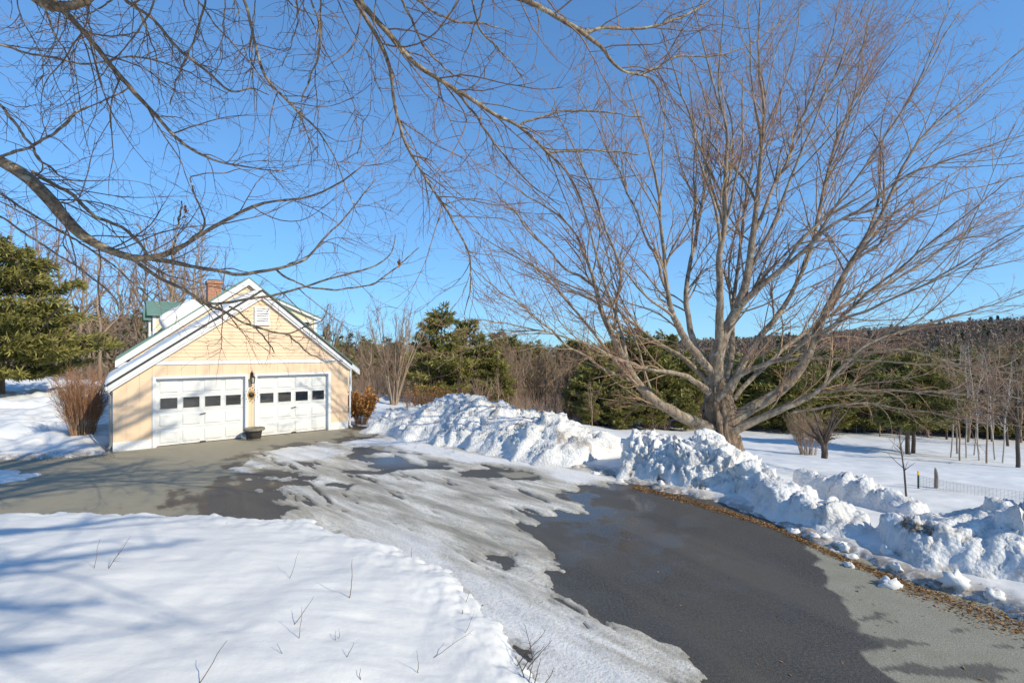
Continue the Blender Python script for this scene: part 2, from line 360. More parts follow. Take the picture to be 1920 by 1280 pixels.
def ground_z(x, y):
    x = np.atleast_1d(np.asarray(x, float)); y = np.atleast_1d(np.asarray(y, float))
    d = np.maximum(-sdf(PAVED, x, y), sdf(PATCH, x, y) * 0.6)   # > 0 off the paving
    b = base_z(x, y)
    edge = fbm(x * 1.6, y * 1.6, 4, 3) * 0.20 + fbm(x * 6, y * 6, 3, 9) * 0.06
    de = d + edge * sstep(9, 4, np.abs(d) * 6)
    front = sstep(0.6, -0.6, y - (9.4 - 0.0 * x)) * sstep(6, 0, x)   # the snow field in the foreground
    rgt = sstep(1.0, 3.0, x) * sstep(2, 5, y)
    lip = np.where(front > 0.5, 0.20, 0.13)
    th = np.where(de > 0, lip * (1 - np.exp(-de / (0.16 + 0.22 * front))) + 0.04 * np.minimum(de, 6) * front + 0.06 * rgt * sstep(0, 1.5, de), de * 0.9)
    und = fbm(x * 0.4, y * 0.4, 3, 21) * 0.07 + fbm(x * 1.1, y * 2.6, 3, 25) * 0.012 + fbm(x * 2.6, y * 5.5, 4, 31) * 0.0065
    amp = sstep(0.05, 1.2, de)
    lft = sstep(-9, -12, x) * sstep(12, 15, y) * sstep(80, 40, y)
    und = und + lft * (0.25 * fbm(x * 0.45, y * 0.9, 4, 41) + 0.10 + 0.16 * sstep(0.05, 0.5, fbm(x * 0.35 + 4, y * 0.55, 3, 47)))
    # melt pits and dents
    f1, f2, cid = worley(x * 1.3, y * 2.4, 5)
    pits = -0.014 * sstep(0.30, 0.05, f1) * (cid > 0.72) * sstep(14, 8, y)
    z = b + th + amp * (und + pits)
    return np.where(de > 0, z, np.maximum(th, -0.25) + np.minimum(b, 0))
def gz(x, y): return float(ground_z(x, y)[0])

def polar(a0, a1, da, r0, r1, dr):
    a = np.radians(np.arange(a0, a1 + 1e-6, da)); r = np.exp(np.arange(math.log(r0), math.log(r1) + dr, dr))
    return a, r
def grid_faces(nr, na, keep=None, wrap=False):
    i = np.arange(nr * na).reshape(nr, na)
    if wrap: i = np.concatenate([i, i[:, :1]], axis=1)
    q = np.stack([i[:-1, :-1], i[1:, :-1], i[1:, 1:], i[:-1, 1:]], -1).reshape(-1, 4)[:, ::-1]
    if keep is not None: q = q[keep.ravel()[q].any(axis=1)]
    return q
# snow ground: one sheet round the camera out to the horizon
ad = np.concatenate([np.arange(-180, -60, 4.0), np.arange(-60, 60, 0.2), np.arange(60, 180, 4.0)])
rr = np.concatenate([[0.05, 0.5, 0.9], np.exp(np.arange(math.log(1.3), math.log(70), 0.0065)), np.exp(np.arange(math.log(71), math.log(1500), 0.05))])
A_, R_ = np.meshgrid(np.radians(ad), rr); GX = R_ * np.sin(A_); GY = R_ * np.cos(A_)
GZ = ground_z(GX.ravel(), GY.ravel()).reshape(GX.shape)
keep = (GZ > -0.12) | (GY > 20) | (base_z(GX, GY) < -0.02) | (R_ < 1.3)
forest = sstep(34, 70, GY) * sstep(-60, 0, GX + 30) + sstep(90, 140, R_)
d0 = -sdf(PAVED, GX.ravel(), GY.ravel()).reshape(GX.shape)
gravel = sstep(0.9, 0.2, np.hypot(GX + 4.6, (GY - 18.6)))
edgedirt = sstep(0.55, 0.02, np.abs(d0 - 0.03)) * (GX > 1.2) * 0.75 + sstep(0.45, 0.0, np.abs(d0)) * (GX < -9) * 0.8 + gravel
snow_ground = meshobj('snow_ground', np.stack([GX, GY, GZ], -1).reshape(-1, 3), [grid_faces(len(rr), len(ad), keep, True)], M['snow'],
                      attrs=dict(dirt=np.clip(edgedirt, 0, 1), forest=np.clip(forest, 0, 1), far=sstep(85, 130, R_)))
tag(snow_ground, kind='structure')

# asphalt driveway
aa, ra = polar(-68, 68, 0.22, 2.0, 30, 0.007); A2, R2 = np.meshgrid(aa, ra); X2 = R2 * np.sin(A2); Y2 = R2 * np.cos(A2)
dP = sdf(PAVED, X2.ravel(), Y2.ravel()).reshape(X2.shape)
DRYEDGE = [GP(*p) for p in [(1500, 1020), (1535, 1048), (1545, 1085), (1575, 1118), (1602, 1150), (1622, 1185), (1655, 1212), (1640, 1240), (1690, 1290), (1720, 1500), (2600, 1500), (2400, 1100), (1700, 1000)]]
dry1 = sdf(DRYEDGE, X2.ravel(), Y2.ravel()).reshape(X2.shape) + fbm(X2 * 3, Y2 * 3, 4, 51) * 0.10
LEFTDRY = [GP(*p) for p in [(-400, 850), (200, 835), (660, 800), (720, 812), (640, 826), (560, 832), (480, 850), (450, 868), (520, 880), (440, 890), (450, 905), (360, 925), (330, 975), (150, 985), (-400, 985)]]
dry2 = sdf(LEFTDRY, X2.ravel(), Y2.ravel()).reshape(X2.shape) + fbm(X2 * 1.1, Y2 * 1.1, 5, 57) * 0.7 + fbm((X2 * 0.79 + Y2 * 0.62) * 2.2, (-X2 * 0.62 + Y2 * 0.79) * 0.4, 4, 58) * 0.8
isl = np.full(X2.shape, -1.0)
for poly in ([(690, 838), (760, 831), (815, 838), (800, 848), (720, 846)], [(676, 852), (735, 852), (738, 857), (690, 858)], [(930, 885), (985, 885), (1010, 892), (960, 897)], [(700, 834), (760, 834), (780, 842)]):
    isl = np.maximum(isl, sdf([GP(*p) for p in poly], X2.ravel(), Y2.ravel()).reshape(X2.shape) + fbm(X2 * 4, Y2 * 4, 3, 61) * 0.04)
wet = 1 - np.clip(sstep(-0.02, 0.03, dry1) + 0.96 * sstep(-0.10, 0.16, dry2) + sstep(-0.02, 0.03, isl), 0, 1)
st = fbm(X2 * 1.5, Y2 * 4.5, 4, 67) - 0.10 - 0.5 * pdist([GP(1640, 1190), GP(1720, 1235), GP(1800, 1275)], X2, Y2)
wet = np.clip(wet + 0.8 * sstep(0.0, 0.12, st) * (dry1 > 0), 0, 1)
pud = np.clip(sstep(1.8, 0.3, np.hypot((X2 - 1.55), (Y2 - 9.6) * 0.55)) * sstep(-0.15, 0.30, fbm(X2 * 1.2, Y2 * 1.2, 4, 71) + 0.15)
              + 0.75 * sstep(2.4, 0.4, np.hypot((X2 - 2.0), (Y2 - 7.2) * 0.5)) * sstep(-0.05, 0.35, fbm(X2 * 1.4, Y2 * 1.4, 4, 72))
              + 0.9 * sstep(1.6, 0.2, np.hypot((X2 + 3.1) * 0.7, (Y2 - 13.4))), 0, 1)
pud = pud * wet
warm = sstep(-2, -6, X2)
driveway = meshobj('driveway', np.stack([X2, Y2, np.zeros_like(X2)], -1).reshape(-1, 3), [grid_faces(len(ra), len(aa), dP > -0.6)], M['asphalt'],
                   attrs=dict(wet=wet, puddle=pud, warm=warm, silt=sstep(0.5, 0.0, np.abs(dry2 + 0.05)) * (X2 < -1.5)))
tag(driveway, kind='structure')

# ice and packed snow lying on the driveway
ai, ri = polar(-58, 34, 0.16, 3.3, 24, 0.0055); A3, R3 = np.meshgrid(ai, ri); X3 = R3 * np.sin(A3); Y3 = R3 * np.cos(A3)
fl = lambda poly: sdf([GP(*p) for p in poly], X3.ravel(), Y3.ravel()).reshape(X3.shape)
ICE = [(462, 858), (520, 842), (600, 832), (680, 826), (730, 808), (800, 815), (900, 840), (1000, 850), (1130, 870), (1195, 900), (1150, 912), (1088, 908), (1062, 930), (1098, 948), (1045, 958), (990, 962), (965, 985), (1002, 1030),
       (1030, 1066), (1008, 1074), (1090, 1122), (1140, 1170), (1240, 1226), (1330, 1300), (1250, 1500), (1050, 1400), (850, 1180), (700, 1060), (600, 1010), (520, 985), (545, 960), (600, 950), (520, 935), (500, 918), (560, 905), (470, 898), (530, 884), (430, 880)]
ice = fl(ICE)
strk = fbm((X3 * 0.79 + Y3 * 0.62) * 1.3, (-X3 * 0.62 + Y3 * 0.79) * 0.42, 5, 81, 0.55)
ice = ice + strk * 0.48 + fbm((X3 * 0.79 + Y3 * 0.62) * 3.4, (-X3 * 0.62 + Y3 * 0.79) * 1.3, 4, 83, 0.6) * 0.16 + fbm(X3 * 9, Y3 * 9, 2, 84) * 0.03
for hole in ([(668, 840), (740, 830), (825, 838), (810, 850), (760, 852), (835, 868), (840, 880), (700, 880), (690, 866), (650, 858)],
             [(860, 884), (930, 878), (1010, 888), (1000, 900), (905, 896), (855, 890)], [(640, 880), (740, 884), (700, 892), (650, 888)], [(925, 1042), (960, 1045), (985, 1066), (950, 1064)],
             [(470, 878), (560, 884), (600, 900), (520, 896)], [(610, 905), (660, 908), (650, 916), (600, 912)], [(400, 915), (470, 925), (530, 960), (420, 958)]):
    ice = np.minimum(ice, -fl(hole) * 1.2 + fbm(X3 * 2.2, Y3 * 2.2, 4, 87) * 0.22)
slit = fbm((X3 * 0.79 + Y3 * 0.62) * 1.9, (-X3 * 0.62 + Y3 * 0.79) * 0.33, 5, 181, 0.6); ice = np.minimum(ice, (slit + 0.56) * 0.7 + 0.5 * sstep(-1.5, 1.5, X3) * sstep(8.5, 6.5, Y3))
packs = [([(700, 820), (800, 832), (900, 852), (1000, 862), (1130, 884), (1185, 905), (1080, 900), (1000, 878), (880, 868), (830, 858), (760, 850), (720, 838), (620, 834)], 0.6), ([(745, 848), (800, 852), (800, 872), (770, 866)], 0.3),
         ([(700, 852), (730, 851), (735, 856), (705, 857)], 0.3), ([(1038, 880), (1110, 882), (1130, 905), (1060, 910), (1036, 898)], 0.4), ([(480, 846), (600, 836), (660, 846), (600, 866), (520, 868)], 0.25)]
white = np.zeros_like(X3)
for poly, w in packs:
    f = fl(poly) + strk * 0.25; white = np.maximum(white, sstep(-0.12, 0.35, f) * (0.9 if w > 0.35 else 0.6)); ice = np.maximum(ice, f * 0.8)
shoul = pdist(FRONT, X3, Y3); white = np.maximum(white, 0.75 * sstep(0.75, 0.1, shoul + strk * 0.5) * sstep(-3.5, -1, X3))
zi = np.where(ice > 0, 0.012 + 0.018 * (1 - np.exp(-ice / 0.22)) * (1 + 0.6 * strk) + 0.012 * fbm((X3 * 0.79 + Y3 * 0.62) * 5, (-X3 * 0.62 + Y3 * 0.79) * 1.2, 3, 89) * sstep(0, 0.3, ice), np.maximum(ice * 0.25, -0.03))
zi = np.where(ice > 0, np.maximum(zi, 0.004), zi)
thin = sstep(0.13, 0.0, ice + fbm(X3 * 7, Y3 * 7, 2, 91) * 0.06) * 0.55
ice_o = meshobj('ice_sheet', np.stack([X3, Y3, zi], -1).reshape(-1, 3), [grid_faces(len(ri), len(ai), ice > -0.02)], M['ice'], attrs=dict(white=white, thin=thin))
tag(ice_o, kind='structure')

# leaf and needle litter along the right edge of the driveway
LIT = [GP(*p) for p in [(1185, 913), (1240, 925), (1300, 942), (1450, 988), (1560, 1040), (1700, 1098), (1800, 1135), (1920, 1182), (2150, 1270)]]
def scatter_leaves(name, centers, size, mat, zoff, seed, flat=0.5):
    g = np.random.default_rng(seed); n = len(centers)
    th = g.uniform(0, 6.28, n); a = np.stack([np.cos(th), np.sin(th), g.normal(0, flat, n) * 0.5], 1); b = np.stack([-np.sin(th), np.cos(th), g.normal(0, flat, n)], 1)
    L = size * g.uniform(0.5, 1.3, n)[:, None]; W = L * g.uniform(0.12, 0.55, n)[:, None]
    c = centers + np.array([0, 0, 1]) * zoff
    V = np.stack([c - a * L, c + b * W, c + a * L, c - b * W], 1).reshape(-1, 3)
    return meshobj(name, V, [np.arange(4 * n).reshape(n, 4)], mat, attrs=dict(tint=np.repeat(g.uniform(0, 1, n), 4)), smooth=False)
pts = []
for (a, b) in zip(LIT[:-1], LIT[1:]):
    L = math.hypot(b[0] - a[0], b[1] - a[1]); k = int(L * 1250)
    for _ in range(k):
        t = random.random(); w = random.gauss(0, 0.065 + 0.05 * (a[0] > 5)) * (0.6 + 0.8 * abs(math.sin(1.3 * (a[0] + (b[0] - a[0]) * t) + 0.5))) + 0.02
        nx, ny = (b[1] - a[1]) / L, -(b[0] - a[0]) / L
        x, y = a[0] + (b[0] - a[0]) * t - nx * w, a[1] + (b[1] - a[1]) * t - ny * w
        pts.append((x, y))
for _ in range(900):                                 # along the left snow edge by the bush
    px = random.uniform(-60, 215); x, y = GP(px, 858 - 0.03 * px + abs(random.gauss(0, 5))); pts.append((x, y))
for _ in range(500):
    x, y = GP(random.uniform(655, 725), random.uniform(796, 812)); pts.append((x, y))
for _ in range(90):                                 # strays on the tarmac
    x, y = GP(random.uniform(900, 1900), random.uniform(960, 1280)); pts.append((x, y))
pts = np.array(pts); zz = np.maximum(ground_z(pts[:, 0], pts[:, 1]), 0.0)
lit = scatter_leaves('leaf_litter', np.column_stack([pts, zz]), 0.019, M['litter'], 0.008, 5)
tag(lit, 'brown strip of dead leaves and needles along the driveway edge', 'leaf litter', kind='stuff')

# ------------------------------------------------------------------ ploughed snow banks
def bank(name, label, axis, wf, wb, hfun, step, seed, dirtfun=None, lump=1.0, boulders=0.22, endcut=0.35):
    ax = np.array(axis, float); seg = np.hypot(*np.diff(ax, axis=0).T); cum = np.concatenate([[0], np.cumsum(seg)]); L = cum[-1]
    nu = int(L / step); nv = int((wf + wb) / step)
    u = np.linspace(0, L, nu); v = np.linspace(-1, 1, nv)
    cx = np.interp(u, cum, ax[:, 0]); cy = np.interp(u, cum, ax[:, 1])
    k = max(3, int(0.6 / step)) | 1; pad = np.pad(cx, k, 'edge'); ker = np.ones(k) / k
    cx = np.convolve(np.pad(cx, k // 2, 'edge'), ker, 'valid'); cy = np.convolve(np.pad(cy, k // 2, 'edge'), ker, 'valid')
    tx = np.gradient(cx); ty = np.gradient(cy); tl = np.hypot(tx, ty); nx = -ty / tl; ny = tx / tl     # n points to the far side
    U, V = np.meshgrid(u, v); CX = np.interp(U, u, cx); CY = np.interp(U, u, cy); NX = np.interp(U, u, nx); NY = np.interp(U, u, ny)
    W = np.where(V < 0, wf, wb)
    wob = 1 + 0.22 * fbm(U * 0.8, V * 0 + seed, 3, seed)
    X = CX + NX * V * W * wob; Y = CY + NY * V * W * wob
    prof = (1 - sstep(0.16, 1.0, np.abs(V)) ** 0.85)
    hu = hfun(U / L) * (1 + 0.16 * fbm(U * 1.1, V * 1.2, 3, seed + 3))
    ends = sstep(0, endcut, U) * sstep(0, endcut, L - U)
    Z = hu * prof * ends
    m = sstep(0.02, 0.25, Z)
    dv = np.gradient(V * W, axis=0); S = np.cumsum(np.hypot(dv, np.gradient(Z, axis=0)), axis=0); XN, YN = X, Y; X_, Y_ = U + 0.35 * fbm(U, S, 2, seed + 2), S + 40 + 0.35 * fbm(U + 9, S, 2, seed + 4)
    f1, f2, cid = worley(X_ * 2.1, Y_ * 2.1, seed + 5); g1, g2, gid = worley(X_ * 5.2, Y_ * 5.2, seed + 9); k1, k2, kid = worley(X_ * 11, Y_ * 11, seed + 15)
    h1, h2, hid = worley(X_ * 20, Y_ * 20, seed + 25)
    dome = lambda f_, c_, th: np.sqrt(np.clip(1 - (f_ / (0.35 + 0.35 * c_)) ** 2, 0, 1)) * np.clip(c_ - th, 0, 1) / (1 - th)
    lum = boulders * 0.75 * dome(f1, cid, 0.45) + 0.13 * dome(g1, gid, 0.25) + 0.075 * dome(k1, kid, 0.2) + 0.04 * dome(h1, hid, 0.2) + 0.10 * fbm(X_ * 1.1, Y_ * 1.1, 5, seed + 11, 0.55) - 0.03
    lum = lum * lump * m * (0.62 + 0.55 * sstep(-0.25, 0.35, fbm(X_ * 0.7, Y_ * 0.7, 3, seed + 41)))
    dzx = np.gradient(Z, axis=1) / step; dzv = np.gradient(Z, axis=0) / ((wf + wb) / nv)
    nX = -(dzx * np.interp(U, u, tx / tl) + dzv * NX); nY = -(dzx * np.interp(U, u, ty / tl) + dzv * NY); nl = np.sqrt(nX ** 2 + nY ** 2 + 1)
    X = X + lum * nX / nl; Y = Y + lum * nY / nl; Z = Z + lum / nl * 1.0
    b0 = np.minimum(base_z(X, Y), 0) * sstep(-0.1, 1, V)
    Z = Z + b0 - 0.14 * (1 - m) + 0.12
    Z = np.where(m < 0.02, -0.12 + b0, Z)
    dirt = np.zeros_like(Z) if dirtfun is None else np.clip(dirtfun(U / L, V, Z, X, Y), 0, 1)
    o = meshobj(name, np.stack([X, Y, Z], -1).reshape(-1, 3), [grid_faces(nv, nu)[:, ::-1]], M['banksnow'], attrs=dict(dirt=np.clip(dirt + 0.05 + 0.20 * sstep(0.1, 0.5, fbm(X_ * 1.3, Y_ * 3.0, 4, seed + 51)), 0, 1), forest=np.zeros_like(Z)), smooth=True)
    return tag(o, label, 'snow bank', 'snow banks ploughed up beside the driveway')
prf = lambda xs, ys: (lambda t: np.interp(t, xs, ys))
bank('snow_bank', 'long high white bank of ploughed snow right of the garage, streaked with branch shadows',
     [(-4.7, 19.6), (-2.6, 18.0), (-0.6, 16.4), (1.2, 14.7), (2.7, 13.3)], 2.3, 1.9, prf([0, .12, .3, .48, .6, .72, .82, .92, 1], [.15, .55, 1.05, 1.15, .95, .62, .78, .55, .25]), 0.055, 101,
     lambda t, v, z, x, y: 0.5 * sstep(0.25, 0.6, fbm(x * 0.9, y * 0.9, 3, 7)) * sstep(0.75, 0.35, np.abs(v)), 1.05)
bank('snow_bank', 'tall lumpy snow bank with a cut left end in front of the big maple trunk',
     [(2.95, 12.35), (3.8, 11.7), (4.7, 11.0), (5.45, 10.2)], 1.35, 1.2, prf([0, .1, .3, .5, .68, .8, .92, 1], [.62, .72, .70, .74, .80, .56, .38, .24]), 0.03, 202,
     lambda t, v, z, x, y: 0.9 * sstep(0.35, 0.1, z) * sstep(0.1, 0.5, fbm(x * 2, y * 2, 3, 17)), 1.1, 0.28, 0.22)
bank('snow_bank', 'low ridge of snow lumps running between the two taller snow banks',
     [(5.0, 10.4), (5.0, 9.6), (5.1, 8.9), (5.35, 8.2), (5.7, 7.5)], 0.75, 0.6, prf([0, .25, .6, 1], [.52, .46, .30, .16]), 0.03, 303, None, 1.1, 0.28)
bank('snow_bank', 'faint curved snow ridge behind the gap, leading toward the wire fence',
     [(5.9, 10.5), (6.5, 9.8), (7.0, 9.0), (7.1, 8.2)], 0.45, 0.45, prf([0, .4, 1], [.26, .30, .24]), 0.035, 404, None, 1.0, 0.25)
bank('snow_bank', 'nearest snow bank at the right edge, with brown dirt streaks in its side',
     [(5.35, 7.35), (5.9, 7.2), (6.8, 6.9), (7.9, 6.4), (9.2, 5.7), (10.8, 4.8)], 1.45, 1.2, prf([0, .12, .25, .4, .7, 1], [.17, .36, .58, .68, .73, .72]), 0.03, 505,
     lambda t, v, z, x, y: 1.0 * sstep(0.16, 0.03, np.abs(z - 0.40 - 0.15 * fbm(x * 1.2, y * 1.2, 2, 19))) * sstep(-0.1, 0.2, fbm(x * 1.6, y * 1.6, 3, 27) + 0.05) * (v < 0) + 0.95 * sstep(0.22, 0.02, z) * sstep(-0.1, 0.3, fbm(x * 2, y * 2, 3, 29)) * (v < 0), 0.95, 0.25, 0.5)
def snow_chunks():
    k = 0
    spots = [(1395, 915, .10), (1520, 1003, .09), (1560, 1010, .08), (1545, 995, .07), (1600, 1020, .09), (1650, 1040, .10), (1770, 1098, .13), (1500, 985, .06), (1690, 1075, .08), (1850, 1110, .07), (1450, 945, .07), (1350, 918, .08),
             (1260, 905, .07), (1170, 892, .06), (1100, 880, .06), (1580, 1035, .06), (1625, 1055, .07), (1715, 1062, .09), (1480, 962, .06), (1300, 915, .05)]
    for px, py, s in spots:
        x, y = GP(px, py, 0.1); n = 14
        th, ph = np.meshgrid(np.linspace(0, 2 * np.pi, n, endpoint=False), np.linspace(0.02, np.pi - 0.02, 9))
        d = np.stack([np.sin(ph) * np.cos(th), np.sin(ph) * np.sin(th), np.cos(ph)], -1)
        f = 1 + 0.6 * fbm(d[..., 0] * 1.9 + k * 3.1, d[..., 1] * 1.7 + d[..., 2] * 1.3, 3, 600 + k)
        x += 0.25 * math.sin(k * 7.7); y += 0.12 * math.cos(k * 5.1); s *= 0.55 + 0.6 * abs(math.sin(k * 3.3))
        P = d * f[..., None] * s * np.array([1.1 + 0.5 * math.sin(k), 1.0, 0.8]) + np.array([x, y, max(gz(x, y), 0) + s * 0.2])
        o = meshobj('snow_chunk', P.reshape(-1, 3), [grid_faces(9, n, None, True)[:, ::-1]], M['snow'], attrs=dict(dirt=np.zeros(9 * n), forest=np.zeros(9 * n)))
        tag(o, 'loose lump of snow lying beside the driveway edge', 'snow lump', 'loose snow lumps at the foot of the banks'); k += 1
snow_chunks()

# ------------------------------------------------------------------ the house with its garage
HA = R(38.6)
house = empty('house', (-11.70, 14.30, 0), HA, 'peach clapboard house with a double garage in front and green metal roof behind', 'house')
HW = 6.95; AT, AZ = 3.95, 4.98; RE = (7.05, 2.40); LE = (-0.10, 1.95)
slR = (AZ - RE[1]) / (RE[0] - AT); slL = (AZ - LE[1]) / (AT - LE[0])
def roof_z(t): return np.where(t < AT, AZ - (AT - t) * slL, AZ - (t - AT) * slR)
D1, D2 = (1.02, 3.46), (3.82, 6.21); DH = 2.10; GD = 4.0      # door openings, garage depth
prism('wall', [(0.02, 0), (HW - 0.02, 0), (HW - 0.02, float(roof_z(HW)) - 0.16), (AT, AZ - 0.2), (0.02, float(roof_z(0)) - 0.16)], 0.22, GD + 0.3, M['siding'], house)
edges = sorted(set([0.0, 0.31, 0.62, D1[0] - 0.09] + [D1[0] - 0.09 + (D1[1] - D1[0] + 0.18) * i / 7 for i in range(8)] + [3.64, D2[0] - 0.09] + [D2[0] - 0.09 + (D2[1] - D2[0] + 0.18) * i / 7 for i in range(8)] + [6.62, HW]))
edges = [e for i, e in enumerate(edges) if i == 0 or e - edges[i - 1] > 0.03]
for a, b in zip(edges[:-1], edges[1:]):
    mid = (a + b) / 2; over = any(d[0] - 0.1 < mid < d[1] + 0.1 for d in (D1, D2))
    z0 = DH + 0.085 if over else 0.27
    top = 2.52
    if a < 0.95:
        za, zb = float(roof_z(a)) - 0.17, float(roof_z(b)) - 0.17
        pts = [(a + 0.002, z0), (b - 0.002, z0), (b - 0.002, min(top, zb)), (a + 0.002, min(top, za))]
    else: pts = [(a + 0.002, z0), (b - 0.002, z0), (b - 0.002, top), (a + 0.002, top)]
    prism('plank', pts, 0.0, 0.25, M['siding'], house)
box('wall_backing', 0.02, D1[0] - 0.05, 0.013, 0.20, 0.02, 1.8, M['siding'], house)
box('wall_backing', D2[1] + 0.05, HW - 0.02, 0.013, 0.20, 0.02, 2.4, M['siding'], house)
for a, b in ((0.0, D1[0] - 0.10), (D1[1] + 0.10, D2[0] - 0.10), (D2[1] + 0.10, HW + 0.005)):
    box('kick_board', a, b, -0.018, 0.1, 0.0 if a > 6 or a < 1 else 0.0, 0.27 if a > 6 or a < 1 else 0.0 + 0.04, M['white'], house)
# frieze and clapboards of the garage gable
prism('frieze_board', [(0.62, 2.525), (HW - 0.05, 2.525), (HW - 0.2, 2.645), (0.80, 2.645)], -0.028, 0.1, M['white'], house)
z = 2.650; k = 0; pitch = 0.118
while z < AZ - 0.32:
    z1 = min(z + pitch, AZ - 0.26)
    tl = lambda q: AT - (AZ - 0.19 - q) / slL; tr = lambda q: AT + (AZ - 0.19 - q) / slR
    V = [(tl(z), -0.024, z), (tr(z), -0.024, z), (tr(z1), -0.008, z1), (tl(z1), -0.008, z1), (tl(z), 0.03, z), (tr(z), 0.03, z), (tr(z1), 0.03, z1), (tl(z1), 0.03, z1)]
    meshobj('clapboard', V, [[(0, 1, 2, 3), (5, 4, 7, 6), (1, 0, 4, 5), (3, 2, 6, 7), (0, 3, 7, 4), (2, 1, 5, 6)]], M['siding'], house, smooth=False)
    z = z1; k += 1
prism('gable_backing', [(0.8, 2.6), (HW - 0.2, 2.6), (AT, AZ - 0.2)], 0.012, 0.20, M['siding'], house)
# roof planes and rake boards
for side in (0, 1):
    e = LE if side == 0 else RE; s = slL if side == 0 else slR; sg = -1 if side == 0 else 1
    ex, ez = e[0] + sg * 0.01, e[1] - 0.01 * s
    ro = prism('roof_slope', [(AT, AZ), (ex, ez), (ex, ez + 0.07), (AT, AZ + 0.07)] if side else [(ex, ez), (AT, AZ), (AT, AZ + 0.07), (ex, ez + 0.07)], -0.17, GD + 0.02, M['shingle'], house)
    o1 = 0.0
    prism('rake_board', [(AT, AZ - 0.005), (ex, ez - 0.005), (ex, ez - 0.13), (AT, AZ - 0.15)] if side else [(ex, ez - 0.005), (AT, AZ - 0.005), (AT, AZ - 0.15), (ex, ez - 0.13)], -0.155, -0.115, M['white'], house)
    prism('rake_trim', [(AT, AZ - 0.10), (ex, ez - 0.09), (ex, ez - 0.20), (AT, AZ - 0.245)] if side else [(ex, ez - 0.09), (AT, AZ - 0.10), (AT, AZ - 0.245), (ex, ez - 0.20)], -0.114, 0.02, M['white'], house)
    prism('drip_edge', [(AT, AZ + 0.072), (ex, ez + 0.072), (ex, ez + 0.0), (AT, AZ + 0.0)] if side else [(ex, ez), (AT, AZ), (AT, AZ + 0.072), (ex, ez + 0.072)], -0.176, -0.171, M['drip'], house)
    box('gutter', ex - 0.06 if side else ex - 0.05, ex + 0.05 if side else ex + 0.06, -0.14, GD, ez - 0.13, ez - 0.02, M['white'], house)
MB().tube([(HW + 0.11, -0.05, 2.30), (HW + 0.08, -0.05, 2.14), (HW + 0.06, -0.05, 2.0), (HW + 0.06, -0.05, 0.12), (HW + 0.10, -0.16, 0.05)], 0.038, 8).build('downspout', M['white'], house)
MB().tube([(-0.16, -0.05, 1.78), (-0.06, -0.02, 1.64), (-0.05, -0.02, 0.2), (-0.10, -0.14, 0.1)], 0.035, 8).build('downspout', M['wire'], house)
# gable vent
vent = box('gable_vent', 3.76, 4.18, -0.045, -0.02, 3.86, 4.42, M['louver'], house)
for a in ((3.73, 3.79, 3.83, 4.45), (4.15, 4.21, 3.83, 4.45)): box('vent_frame', a[0], a[1], -0.07, -0.022, a[2], a[3], M['white'], vent)
for zc in (3.83, 4.39): box('vent_frame', 3.791, 4.149, -0.07, -0.022, zc, zc + 0.06, M['white'], vent)
for i in range(6):
    zc = 3.90 + i * 0.084
    meshobj('slat', [(3.792, -0.066, zc), (4.148, -0.066, zc), (4.148, -0.046, zc + 0.055), (3.792, -0.046, zc + 0.055), (3.792, -0.058, zc), (4.148, -0.058, zc), (4.148, -0.0455, zc + 0.06), (3.792, -0.0455, zc + 0.06)], [BOXF], M['white'], vent, smooth=False)
